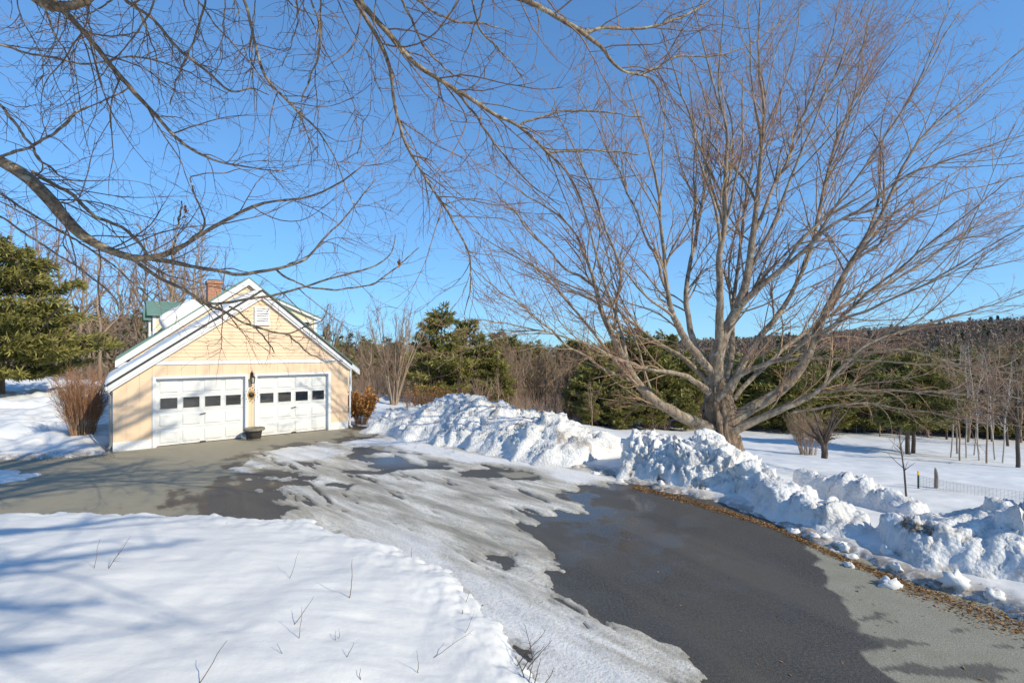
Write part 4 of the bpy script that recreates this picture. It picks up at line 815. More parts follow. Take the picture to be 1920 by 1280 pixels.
# --- the tree whose boughs hang in front of the camera; its trunk stands behind the viewer, to the left
FORK = np.array([-5.2, -2.2, 5.2])
near = empty('overhanging_tree', (0, 0, 0), 0, 'nearby bare tree reaching drooping boughs across the top left of the view', 'tree')
nz0 = gz(-5.4, -2.4)
limb_obj(resample([[-5.45, -2.5, nz0 - 0.3, 0.62], [-5.4, -2.4, nz0 + 0.5, 0.46], [-5.35, -2.35, 2.5, 0.40], [-5.3, -2.3, 4.2, 0.38], [*FORK, 0.34], [-5.0, -2.0, 6.6, 0.22]], 24), M['near_limb'], near, 20, 0.06, 'trunk')
BOUGHS = [
 ((6.6, 7.8), 1, [(-160, 230, 27), (0, 300, 26), (45, 322, 25), (95, 378, 24), (120, 408, 23), (150, 440, 22), (180, 460, 20), (215, 474, 18), (255, 489, 15), (282, 486, 13), (325, 472, 11), (362, 450, 9), (390, 430, 8), (445, 400, 7), (480, 385, 6), (507, 374, 5), (575, 375, 4.5), (630, 347, 4), (670, 322, 3), (690, 300, 2)]),
 ((7.6, 8.4), 0, [(285, 486, 10), (300, 486, 10), (350, 497, 9), (400, 507, 8), (457, 517, 7), (480, 510, 7), (517, 504, 6.5), (572, 490, 5.5), (592, 462, 4), (640, 417, 3.5), (667, 382, 3), (705, 337, 2)]),
 ((8.0, 8.6), 0, [(517, 504, 4.5), (532, 520, 4.5), (580, 540, 4), (630, 544, 4), (700, 534, 3.5), (747, 500, 3), (785, 465, 2)]),
 ((7.5, 8.6), 0, [(250, 486, 9), (262, 497, 9), (287, 517, 8), (325, 532, 7), (355, 550, 7), (385, 569, 6.5), (410, 569, 6), (455, 561, 5.5), (517, 555, 5), (575, 537, 4.5), (620, 522, 4), (687, 505, 3.5), (735, 480, 3), (742, 440, 2)]),
 ((7.9, 8.8), 0, [(380, 566, 6), (388, 571, 6), (417, 582, 5.5), (447, 600, 5), (477, 612, 5), (510, 622, 4.5), (539, 628, 4), (566, 615, 3.5), (607, 600, 3), (616, 570, 2)]),
 ((8.2, 8.8), 0, [(536, 627, 4), (545, 631, 4), (566, 653, 3.5), (596, 671, 3), (613, 678, 2.5), (643, 677, 1.8)]),
 ((7.9, 8.6), 0, [(430, 575, 4), (441, 580, 4), (474, 609, 3.5), (500, 638, 3), (515, 662, 2)]),
 ((6.9, 7.6), 0, [(60, 322, 8), (100, 345, 8), (140, 367, 8), (175, 405, 7), (210, 417, 7), (242, 435, 6), (265, 460, 5), (277, 480, 5)]),
 ((6.2, 6.6), 1, [(-80, 315, 6), (0, 292, 6), (57, 277, 6), (107, 245, 5.5), (135, 220, 5), (165, 199, 4.5)]),
 ((5.2, 6.8), 1, [(40, -60, 24), (85, -8, 18), (125, 25, 12), (160, 65, 11), (190, 100, 10.5), (215, 132, 10), (265, 182, 9), (290, 217, 8), (320, 250, 7), (350, 275, 5.5), (400, 302, 4.5), (475, 315, 3), (540, 322, 2)]),
 ((5.0, 5.4), 1, [(-20, -90, 26), (60, -8, 24), (105, 16, 22), (140, 12, 18), (168, -4, 16), (210, -40, 14)]),
 ((5.6, 6.6), 1, [(190, -50, 8), (232, 0, 7), (277, 25, 7), (310, 62, 6.5), (337, 97, 6), (380, 127, 5.5), (422, 165, 5), (440, 175, 3.5), (470, 165, 3), (505, 178, 2)]),
 ((5.8, 6.8), 1, [(440, -60, 7), (457, 0, 6.5), (470, 45, 6), (480, 90, 6), (492, 140, 5.5), (535, 187, 5), (560, 212, 4.5), (592, 237, 4), (617, 272, 3), (640, 330, 2.5), (670, 400, 2)]),
 ((5.6, 7.2), 1, [(630, -50, 10), (660, 0, 9), (692, 42, 9), (720, 95, 8.5), (737, 155, 8), (742, 212, 7), (755, 262, 6), (775, 300, 6), (805, 345, 5.5), (845, 407, 5), (870, 450, 4.5), (882, 480, 4), (884, 540, 3), (870, 590, 2)]),
 ((5.4, 7.4), 1, [(640, -50, 14), (675, 0, 13), (700, 32, 12.5), (730, 65, 12), (755, 92, 11.5), (780, 125, 11), (812, 147, 10), (850, 167, 9.5), (885, 187, 9), (917, 210, 8), (960, 230, 7.5), (990, 250, 7), (1027, 285, 6), (1060, 320, 5), (1090, 370, 4), (1105, 430, 2.5)]),
 ((7.2, 7.8), 0, [(1020, 280, 5), (1027, 285, 5), (1060, 284, 4.5), (1100, 282, 4), (1150, 285, 3.5), (1215, 289, 2)]),
 ((7.0, 7.6), 0, [(970, 236, 5), (985, 228, 5), (1030, 214, 4.5), (1070, 207, 4), (1130, 209, 3.5), (1210, 221, 2)]),
 ((6.6, 7.4), 0, [(850, 168, 6), (862, 178, 6), (892, 217, 5), (930, 272, 4.5), (960, 310, 4), (1000, 350, 3), (1050, 385, 2)]),
 ((5.0, 6.6), 1, [(900, -40, 12), (960, -5, 11), (1020, 12, 10.5), (1047, 35, 10), (1095, 62, 9), (1127, 87, 8), (1145, 117, 7), (1175, 135, 6), (1205, 142, 5), (1230, 150, 3.5), (1238, 190, 2.5), (1260, 240, 2)]),
 ((5.6, 6.6), 0, [(1088, 60, 7), (1095, 62, 7), (1130, 51, 6.5), (1172, 55, 6), (1222, 52, 5.5), (1272, 37, 5), (1317, 10, 4), (1345, -8, 3)]),
 ((6.0, 6.8), 0, [(1195, 140, 4), (1210, 138, 4), (1262, 106, 4), (1335, 105, 3.5), (1385, 95, 3), (1440, 62, 2.2), (1475, 35, 1.6)]),
 ((5.6, 6.6), 1, [(730, -50, 5.5), (752, 0, 5), (775, 45, 5), (795, 85, 4.5), (820, 117, 4), (850, 140, 3), (880, 150, 2)]),
 ((5.4, 6.4), 1, [(740, -40, 6), (780, 0, 5), (812, 22, 5), (855, 42, 4.5), (905, 45, 3.5), (960, 58, 2)]),
 ((5.8, 6.6), 1, [(860, -50, 5), (885, 0, 4.5), (897, 55, 4), (930, 90, 3.5), (960, 115, 3), (985, 160, 2)]),
 ((6.4, 7.6), 1, [(-60, 330, 6), (0, 362, 5.5), (37, 387, 5), (75, 412, 5), (125, 440, 4.5), (175, 472, 4), (225, 507, 3.5), (270, 550, 2.5), (300, 575, 2)]),
 ((6.6, 7.6), 1, [(-60, 380, 5), (0, 405, 4.5), (62, 447, 4.5), (105, 475, 4), (160, 510, 3.5), (195, 540, 3), (230, 575, 2)]),
 ((5.8, 6.6), 1, [(-60, 160, 6), (0, 195, 6), (30, 235, 5.5), (55, 268, 5), (80, 305, 4.5), (120, 335, 3.5), (160, 352, 2)]),
 ((5.6, 6.4), 1, [(-40, 75, 5), (0, 82, 4.5), (70, 102, 4.5), (160, 122, 4), (250, 105, 3.5), (330, 124, 3), (425, 175, 2)]),
 ((5.6, 6.4), 1, [(370, -40, 4), (385, 0, 4), (375, 45, 4), (350, 108, 3.5), (330, 150, 3), (320, 195, 2)]),
 ((5.4, 6.0), 1, [(560, -60, 4.5), (580, -15, 4.5), (600, 50, 4), (597, 110, 3.5), (570, 170, 3), (560, 250, 2)]),
 ((7.0, 7.4), 0, [(355, 452, 4), (385, 428, 4), (378, 395, 3.5), (360, 355, 3.5), (355, 330, 3), (400, 325, 2.5), (470, 318, 2)]),
 ((7.1, 7.3), 0, [(325, 478, 4), (328, 450, 4), (335, 410, 3.5), (342, 378, 3)]),
]
gb = np.random.default_rng(77)
for j in range(26):
    x0 = [-60, 40, 90, 150, 205, 260, 300, 345, 400, 430, 500, 530, 610, 560, 820, 925, 700, 1000, 60, 180, 320, 240, 480, 130, 20, 620][j]; x_, y_ = x0, -45.0
    ang = R(gb.uniform(35, 105)); L_ = gb.uniform(170, 380); wd = gb.uniform(3.0, 5.0); pp = [(x_, y_, wd)]
    for i_ in range(7):
        ang += gb.normal(0, 0.20) + 0.02; x_ += math.cos(ang) * L_ / 7; y_ += math.sin(ang) * L_ / 7; pp.append((x_, y_, max(1.5, wd * (1 - (i_ + 1) / 8))))
    za_ = gb.uniform(5.0, 6.0); BOUGHS.append(((za_, za_ + gb.uniform(0.4, 1.4)), 1, pp))
nmain = []
for k, ((za, zb), fromfork, pts) in enumerate(BOUGHS):
    n = len(pts); arr = []
    for i, (px, py, w) in enumerate(pts):
        Z = za + (zb - za) * (i / (n - 1)); arr.append([*PX(px, py, Z), max(w, 1.5) * 0.84 / 2 / FPX * Z])
    q = resample(arr, 40, 0.008, 50 + k); nmain.append(q)
    if fromfork:
        e = np.array(arr[0]); md = FORK * 0.5 + e[:3] * 0.5 + np.array([0, 0, 0.5 + 0.25 * math.sin(k * 1.9)])
        d0 = np.array(arr[1][:3]) - e[:3]; pre = e[:3] - d0 / np.linalg.norm(d0) * 0.8
        stem = resample([[*FORK, e[3] * 2.2 + 0.02], [*md, e[3] * 1.7 + 0.01], [*pre, e[3] * 1.15], [*e]], 14, 0.02, k)
        q = np.concatenate([stem[:-1], q])
    limb_obj(q, M['near_limb'], near, 10 if q[0, 3] > 0.03 else 7, 0.10)
# upper crown over and behind the viewer (its shadow falls on the drive)
up = []
for k, e in enumerate([(-2.5, 1.5, 11.5), (0.5, 2.0, 11.0), (2.6, 4.5, 11.0), (0.6, 5.0, 11.8), (-7.5, 1.0, 11.0), (-4.0, -5.0, 11.0), (-9.0, -4.0, 9.5), (-1.0, -3.0, 10.5), (4.0, 2.6, 10.4), (2.6, 6.6, 11.8), (3.6, 7.2, 12.2), (4.6, 5.4, 12.4), (1.4, 7.0, 11.4), (5.4, 3.6, 11.6), (5.5, -1.0, 8.8), (4.2, -2.8, 9.5), (6.5, 0.8, 9.6), (3.6, 0.4, 8.8), (7.5, -2.5, 9.5), (6.4, -3.6, 8.4), (8.4, -1.4, 10.2), (5.0, -1.6, 7.4)]):
    e = np.array(e); md = FORK * 0.55 + e * 0.45 + np.array([0, 0, 0.8])
    q = resample([[*FORK, 0.18], [*md, 0.13], [*(md * 0.4 + e * 0.6), 0.085], [*e, 0.03]], 30, 0.06, 90 + k); up.append(q); limb_obj(q, M['near_limb'], near, 9, 0.08)
P0 = np.stack([m[:, :3] for m in nmain]); R0 = np.stack([m[:, 3] for m in nmain]); g = np.random.default_rng(15)
ND = np.full(len(nmain), 4.2); ND[0] = 3.0; ND[1:7] = 2.0; ND[9:15] = 6.6; ND[24:26] = 2.2; ND[26:30] = 5.5; ND[30:32] = 2; ND[32:] = 4.4
N1 = grow(P0, R0, ND, 0.03, 0.98, (25, 75), 0.42, 1.9, 0.55, 0.0050, 12, 0.10, (0.0, 0, -0.03), g, 0.4, 0.3, 0.004)
N2 = grow(*N1, 3.9, 0.1, 0.98, (30, 70), 0.5, 0.85, 0.65, 0.0033, 8, 0.12, (0, 0, -0.02), g, 0.2, 0.3, 0.004)
N3 = grow(*N2, 4.0, 0.1, 1.0, (30, 70), 0.4, 0.28, 0.7, 0.0023, 4, 0.14, (0, 0, 0.0), g, 0.06)
PU = np.stack([m[:, :3] for m in up]); RU = np.stack([m[:, 3] for m in up])
U1 = grow(PU, RU, 1.3, 0.2, 0.98, (30, 60), 0.38, 2.6, 0.5, 0.010, 10, 0.08, (0, 0, 0.01), g, 0.8); U2 = grow(*U1, 2.4, 0.1, 1, (30, 60), 0.4, 1.0, 0.6, 0.006, 6, 0.1, (0, 0, 0), g, 0.3)
crown_mesh('crown', [N1, N2, N3, U1, U2], [(0, 0.3), (0.2, 0.7), (0.5, 1.0), (0, 0.3), (0.2, 0.6)], M['near_twig'], near)
def leaf_cluster(px, py, Y, n, s, label):
    c = PX(px, py, Y); g = np.random.default_rng(int(px)); V = []; F = []; tn = []
    for i in range(n):
        b = c + g.normal(0, 1, 3) * np.array([s * 0.35, s * 0.35, s]); d = g.normal(0, 1, 3); d /= np.linalg.norm(d); e = np.cross(d, g.normal(0, 1, 3)); e /= np.linalg.norm(e)
        o = len(V); V += [b - d * 0.03, b + e * 0.016 + d * 0.004, b + d * 0.03, b - e * 0.016 + np.cross(d, e) * 0.01]; F.append((o, o + 1, o + 2, o + 3)); tn += [g.uniform(0, 0.35)] * 4
    tag(meshobj('dead_leaf_cluster', np.array(V), [F], M['deadleaf'], attrs=dict(tint=tn), smooth=False), label, 'dead leaves')
leaf_cluster(347, 392, 7.2, 22, 0.045, 'clump of dried brown leaves hanging from the bough left of the chimney')
leaf_cluster(748, 493, 8.4, 26, 0.03, 'single tuft of dry brown leaves on a twig tip against the sky')

# --- generic bare trees, unit height, shared meshes
def bare_data(seed, kind):
    g = np.random.default_rng(seed)
    if kind == 'multi':
        stems = []
        for i in range(12):
            th = g.uniform(0, 6.28); sp = g.uniform(0.10, 0.42); e = np.array([math.cos(th) * sp, math.sin(th) * sp, g.uniform(0.8, 1.0)])
            stems.append(resample([[math.cos(th) * 0.02, math.sin(th) * 0.02, -0.03, 0.009], [*(e * [0.35, 0.35, 0.4]), 0.007], [*(e * [0.75, 0.75, 0.75]), 0.004], [*e, 0.0015]], 16, 0.006, seed + i))
        den, ang, trop = 16, (15, 40), (0, 0, 0.06)
    elif kind == 'birch':
        le = g.normal(0, 0.05, 2); le = le * 1.8; stems = [resample([[0, 0, -0.03, 0.0085], [le[0] * 0.25, le[1] * 0.55, 0.4, 0.0065], [le[0], le[1], 0.75, 0.004], [le[0] * 1.3, le[1] * 1.3, 1.0, 0.0012]], 18, 0.005, seed)]
        den, ang, trop = 46, (30, 60), (0, 0, 0.05)
    elif kind == 'small':
        stems = []
        for i in range(8):
            th = i * 0.785 + g.uniform(-.3, .3); sp = g.uniform(0.3, 0.55); e = np.array([math.cos(th) * sp, math.sin(th) * sp, g.uniform(0.55, 0.95)])
            stems.append(resample([[0, 0, -0.05, 0.035], [0.01, 0, 0.22, 0.03], [*(e * [0.4, 0.4, 0.62]), 0.018], [*(e * [0.8, 0.8, 0.85]), 0.009], [*e, 0.003]], 16, 0.012, seed + i))
        den, ang, trop = 13, (30, 80), (0, 0, 0.0)
    else:
        le = g.normal(0, 0.04, 2); fk = g.uniform(0.3, 0.5)
        stems = [resample([[0, 0, -0.03, 0.012], [le[0] * 0.3, le[1] * 0.3, fk, 0.009], [le[0], le[1], 0.75, 0.005], [le[0] * 1.4, le[1] * 1.4, 1.0, 0.0015]], 18, 0.008, seed)]
        for i in range(g.integers(2, 5)):
            th = g.uniform(0, 6.28); b = fk * g.uniform(0.7, 1.2); e = np.array([math.cos(th) * g.uniform(.12, .3), math.sin(th) * g.uniform(.12, .3), g.uniform(0.75, 0.97)])
            stems.append(resample([[le[0] * .3, le[1] * .3, b, 0.0065], [e[0] * .5, e[1] * .5, b + 0.18, 0.005], [*e, 0.0015]], 18, 0.008, seed + 9 + i))
        den, ang, trop = 28, (25, 60), (0, 0, 0.05)
    nst = 18 if kind in ('birch', 'bare') else 16
    Ps = np.stack([s[:, :3] for s in stems]); Rs = np.stack([s[:, 3] for s in stems])
    v, f = tubes(Ps, Rs, 7); tm = mesh_data('trunk', v, [f], dict(tip=np.zeros(len(v))))
    rm = 0.0013
    a = grow(Ps, Rs, den, 0.28 if kind == 'birch' else 0.22, 0.98, ang, 0.30 if kind != 'birch' else 0.2, 0.30, 0.5, rm * 1.3, 8, 0.08, trop, g, 0.06)
    b = grow(*a, 30, 0.1, 1, (25, 55), 0.45, 0.16, 0.7, rm * 0.9, 5, 0.10, trop, g, 0.03)
    c = grow(*b, 34, 0.1, 1, (25, 60), 0.5, 0.07, 0.8, rm * 0.7, 3, 0.12, trop, g, 0.02)
    Vs = []; Qs = []; At = []; o = 0
    for (P, Rd), tp in ((a, 0.3), (b, 0.7), (c, 1.0)):
        v, q = tubes(P, Rd, 3); Vs.append(v); Qs.append(q + o); o += len(v); At.append(np.full(len(v), tp))
    cm = mesh_data('crown', np.concatenate(Vs), [np.concatenate(Qs)], dict(tip=np.concatenate(At)))
    return tm, cm
def place_tree(data, mats, name, x, y, h, label, cat, group, rz=None, sx=1.0, sink=0.0):
    tm, cm = data
    o = empty(name, (x, y, gz(x, y) - sink), random.uniform(0, 6.28) if rz is None else rz, label, cat, group); o.scale = (h * sx, h * sx, h)
    for nm, me, mt in (('trunk', tm, mats[0]), ('crown', cm, mats[1])):
        c = bpy.data.objects.new(nm, me); COL.objects.link(c); c.parent = o
        if not me.materials: me.materials.append(None)
        c.material_slots[0].link = 'OBJECT'; c.material_slots[0].material = mt
    return o
BARE = [bare_data(s, 'bare') for s in (31, 32, 33, 34)]; MULTI = [bare_data(s, 'multi') for s in (41, 42)]; BIRCH = [bare_data(s, 'birch') for s in (51, 52, 53)]; SMALL = bare_data(61, 'small')
def at(px, Y): return ((px - 960) / FPX * Y, Y)
def h_from(px, Y, top):
    x, y = at(px, Y); return CAMH + (HY - top) / FPX * Y - gz(x, y)
bg = (M['bare_bark'], M['bare_bark']); dk_ = (M['dark_bark'], M['dark_bark']); bi = (M['birch_bark'], M['birch_bark'])
k = 0
for px, Y, top in [(-40, 46, 370), (15, 44, 385), (60, 50, 400), (105, 47, 410), (150, 56, 440), (190, 52, 455), (232, 60, 460), (285, 55, 425), (318, 50, 405), (350, 57, 415), (385, 62, 440), (425, 66, 470), (70, 70, 480), (170, 74, 500), (250, 78, 490), (330, 74, 450)]:
    x, y = at(px, Y); place_tree(BARE[k % 4], bg, 'bare_tree', x, y, h_from(px, Y, top), 'tall bare grey tree behind the left of the house', 'tree', 'bare trees behind the house'); k += 1
x, y = at(738, 38); place_tree(MULTI[0], bg, 'bare_tree', x, y, h_from(738, 38, 560), 'bare tree with many pale stems fanning out from one base', 'tree', None, 0.4, 0.85)
x, y = at(602, 52); place_tree(MULTI[1], bg, 'bare_tree', x, y, h_from(602, 52, 560), 'pale thin-stemmed bare tree just behind the right end of the house', 'tree', None, 1.4, 0.7)
for px, Y, top in [(655, 50, 610), (690, 56, 615), (705, 66, 640), (775, 60, 615), (800, 52, 640), (950, 52, 648), (968, 48, 660), (985, 55, 645), (1003, 50, 652), (1022, 54, 645), (1040, 49, 655), (1058, 56, 650), (1075, 50, 668), (1010, 66, 640), (970, 70, 640), (1050, 72, 642), (860, 40, 700), (905, 41, 705), (935, 43, 690), (640, 70, 630), (725, 75, 625), (680, 75, 620), (765, 72, 620), (885, 68, 640), (1090, 64, 640)]:
    x, y = at(px, Y); place_tree(BARE[k % 4] if k % 3 else MULTI[k % 2], bg if k % 4 else dk_, 'bare_tree', x, y, h_from(px, Y, top), 'bare brown tree in the wood beyond the long snow bank', 'tree', 'bare trees of the wood in the middle', None, 0.9 + 0.3 * random.random()); k += 1
for px, Y, top in [(1110, 40, 715), (1150, 42, 735), (1185, 43, 745), (1248, 44, 740), (1300, 46, 725)]:
    x, y = at(px, Y); place_tree(BARE[k % 4], bg, 'bare_sapling', x, y, h_from(px, Y, top), 'young bare tree before the dark pines left of the maple', 'tree', 'bare saplings before the pines'); k += 1
for i, (px, Y, top) in enumerate([(1783, 30.5, 650), (1800, 29.5, 640), (1812, 31, 655), (1836, 30, 645), (1850, 29, 635), (1866, 30.5, 650), (1880, 29.5, 660), (1795, 34, 640), (1826, 33, 650)]):
    x, y = at(px, Y); place_tree(BIRCH[i % 3], bi if i % 3 != 1 else bg, 'birch_tree', x, y, h_from(px, Y, top), 'slender pale birch in the clump right of the field', 'tree', 'birches at the right of the field', None, 0.8, 0.05)
for px, Y, top in [(1530, 52, 650), (1600, 58, 645), (1640, 62, 640), (1690, 50, 640), (1740, 48, 650), (1775, 46, 660), (1815, 44, 650), (1860, 46, 640), (1890, 42, 650), (1935, 40, 640), (1905, 52, 640), (1560, 64, 650), (1415, 60, 670), (1455, 57, 680), (1480, 66, 665), (1580, 54, 690), (1620, 56, 680), (1660, 52, 670), (1710, 56, 655), (1760, 54, 665), (1835, 52, 650), (1875, 60, 640), (1500, 72, 655), (1395, 68, 665), (1430, 50, 715), (1510, 48, 722), (1570, 50, 715), (1605, 49, 720), (1650, 46, 712), (1685, 58, 660), (1730, 66, 645), (1780, 60, 650), (1845, 58, 640), (1890, 64, 630), (1915, 46, 660), (1940, 58, 632), (1470, 62, 672), (1540, 58, 680), (1625, 68, 655), (1665, 70, 650)]:
    x, y = at(px, Y); place_tree(BARE[k % 4], bg if k % 3 else dk_, 'bare_tree', x, y, h_from(px, Y, top), 'bare brown tree at the wood edge beyond the snowy field', 'tree', 'bare trees beyond the field'); k += 1
x, y = at(1545, 24); place_tree(SMALL, dk_, 'fruit_tree', x, y, h_from(1545, 24, 742), 'small round bare fruit tree standing alone on the snowy field', 'tree', None, 0.7, 0.95)
x, y = at(1907, 26); place_tree(BARE[1], dk_, 'bare_tree', x, y, h_from(1907, 26, 620), 'dark-trunked bare tree nearest the right edge of the field', 'tree', None, 0.2, 1.15)

# --- conifers
def pine_data(seed, n_tuft, bare=0.12, wid=0.30, blade=0.045, bl=7, irr=0.35):
    g = np.random.default_rng(seed)
    le = g.normal(0, 0.015, 2)
    q = resample([[0, 0, -0.04, 0.020], [le[0] * .5, le[1] * .5, 0.5, 0.013], [le[0], le[1], 1.0, 0.001]], 14, 0.003, seed)
    v, f = tubes(q[None, :, :3], q[None, :, 3], 8)
    zs = []; z = bare
    while z < 0.97: zs.append(z); z += g.uniform(0.03, 0.055)
    brs = []
    for z in zs:
        u = (z - bare) / (1 - bare)
        for j in range(g.integers(4, 7)):
            th = g.uniform(0, 6.28); L = wid * (min(1, 0.55 + 1.5 * u) * (1 - u) ** 0.75 * 1.25 + 0.05) * g.uniform(1 - irr, 1 + irr)
            up = 0.05 + 0.30 * u + g.uniform(-0.12, 0.12); brs.append((z, th, L, up))
    B = np.array(brs); wgt = B[:, 2] ** 1.5; wgt /= wgt.sum()
    bp = []
    for (z, th, L, upv) in brs:
        c, s = math.cos(th), math.sin(th); bp.append([[0, 0, z], [c * L * .5, s * L * .5, z + L * (upv - 0.08)], [c * L, s * L, z + L * (upv + 0.03)]])
    bp = np.array(bp); v2, f2 = tubes(bp, np.stack([0.0045 * np.ones(len(bp)), 0.003 * np.ones(len(bp)), 0.001 * np.ones(len(bp))], 1), 3)
    tm = mesh_data('trunk', np.concatenate([v, v2]), [np.concatenate([f, f2 + len(v)])])
    idx = g.choice(len(B), n_tuft, p=wgt); z, th, L, upv = B[idx].T
    t = np.sqrt(g.uniform(0.06, 1.0, n_tuft)); lat = g.normal(0, 0.16, n_tuft) * L * (0.35 + 0.65 * t)
    rx = t * L; hz = z + L * (upv * t - 0.10 * np.sin(np.pi * np.clip(t, 0, 1)) * 0.8) + g.normal(0, 0.010, n_tuft)
    c, s = np.cos(th), np.sin(th); C = np.stack([c * rx - s * lat, s * rx + c * lat, hz], 1)
    D = np.stack([c * 0.8 - s * lat / (L + 1e-6) * 2, s * 0.8 + c * lat / (L + 1e-6) * 2, 0.30 + g.normal(0, 0.2, n_tuft)], 1)
    C2 = np.repeat(C, bl, 0); D2 = np.repeat(D, bl, 0) + g.normal(0, 0.55, (n_tuft * bl, 3)); D2 /= np.linalg.norm(D2, axis=1, keepdims=True)
    S = np.cross(D2, g.normal(0, 1, D2.shape)); S /= np.linalg.norm(S, axis=1, keepdims=True)
    ln = blade * g.uniform(0.6, 1.3, (len(C2), 1)); w = ln * 0.13
    V = np.stack([C2 - S * w * 0.5, C2 + S * w * 0.5, C2 + D2 * ln * 0.6 + S * w, C2 + D2 * ln], 1).reshape(-1, 3)
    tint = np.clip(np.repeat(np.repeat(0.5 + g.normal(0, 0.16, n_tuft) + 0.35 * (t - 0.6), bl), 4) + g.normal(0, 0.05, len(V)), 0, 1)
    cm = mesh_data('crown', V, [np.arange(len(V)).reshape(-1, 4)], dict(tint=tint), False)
    return tm, cm
PINES = [pine_data(71, 2600, 0.10, 0.30, 0.055), pine_data(72, 2400, 0.14, 0.26, 0.055), pine_data(73, 2600, 0.08, 0.34, 0.055), pine_data(74, 2300, 0.18, 0.30, 0.055)]
BIGPINE = pine_data(75, 9000, 0.13, 0.50, 0.040, 8, 0.30); HIGHPINE = pine_data(76, 2600, 0.30, 0.34, 0.05, 7, 0.45)
pm = (M['pine_bark'], M['needles'])
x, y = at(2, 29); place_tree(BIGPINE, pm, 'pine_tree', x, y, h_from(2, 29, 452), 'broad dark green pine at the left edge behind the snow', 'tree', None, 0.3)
x, y = at(828, 46); place_tree(PINES[0], pm, 'pine_tree', x, y, h_from(828, 46, 574), 'taller of the two pines rising above the long snow bank', 'tree', None, 1.0, 1.05)
x, y = at(882, 49); place_tree(PINES[2], pm, 'pine_tree', x, y, h_from(882, 49, 598), 'shorter bushy pine right beside the tallest pine over the snow bank', 'tree', None, 2.0, 1.05)
x, y = at(925, 47); place_tree(PINES[1], pm, 'pine_tree', x, y, h_from(925, 47, 668), 'low young pine at the right foot of the two pines', 'tree', None, 2.6, 1.3)
for i, (px, Y, top) in enumerate([(1092, 46, 690), (1122, 44, 655), (1152, 47, 640), (1182, 49, 612), (1212, 46, 626), (1245, 50, 622), (1275, 47, 668), (1312, 50, 676), (1345, 54, 700), (1105, 41, 735), (1165, 42, 715), (1225, 42, 730), (1285, 43, 738)]):
    x, y = at(px, Y); place_tree(PINES[i % 4], pm, 'pine_tree', x, y, h_from(px, Y, top), 'dark green pine in the dense stand behind the maple', 'tree', 'pines behind the maple', None, 1.15)
for i, (px, Y, top) in enumerate([(1395, 58, 690), (1440, 54, 722), (1490, 60, 675), (1535, 62, 712), (1590, 66, 690), (1665, 64, 705), (1750, 62, 668), (1800, 66, 690), (1835, 64, 660), (1885, 56, 672), (1925, 62, 640), (1720, 74, 680), (1640, 78, 672), (1415, 66, 668), (1465, 68, 655), (1515, 72, 668), (1560, 72, 650), (1610, 74, 665), (1690, 72, 655), (1775, 76, 650), (1860, 72, 645), (1905, 70, 655), (1945, 66, 640), (1400, 48, 668), (1432, 50, 690), (1468, 47, 655), (1500, 52, 672), (1540, 49, 690), (1580, 53, 662), (1618, 50, 680), (1655, 54, 658), (1692, 52, 690), (1735, 50, 665), (1770, 54, 680), (1815, 52, 655), (1862, 50, 670), (1900, 53, 650), (1940, 50, 660)]):
    x, y = at(px, Y); place_tree(PINES[(i + 1) % 4] if i % 2 else HIGHPINE, pm, 'pine_tree', x, y, h_from(px, Y, top), 'green pine in the wood beyond the snowy field', 'tree', 'pines beyond the field', None, 1.25)
for i, (px, Y, top) in enumerate([(1703, 32, 655), (1712, 32.8, 670)]):
    x, y = at(px, Y); place_tree(HIGHPINE, pm, 'pine_tree', x, y, h_from(px, Y, top), ['pine with a thick grey trunk standing out on the field', 'thinner pine trunk close behind the thick one on the field'][i], 'tree', None, 1.0 + i * 2, 1.0)
for i, (px, Y, top) in enumerate([(175, 88, 590), (215, 92, 600), (245, 95, 590), (140, 90, 595), (640, 92, 640), (690, 95, 636), (740, 92, 640), (955, 90, 628), (1000, 92, 640), (935, 100, 620), (1070, 95, 636), (1100, 92, 640), (90, 88, 600), (30, 92, 600)]):
    x, y = at(px, Y); place_tree(PINES[i % 4], pm, 'pine_tree', x, y, h_from(px, Y, top), 'distant dark pine at the back of the wood', 'tree', 'distant pines', None, 1.3)
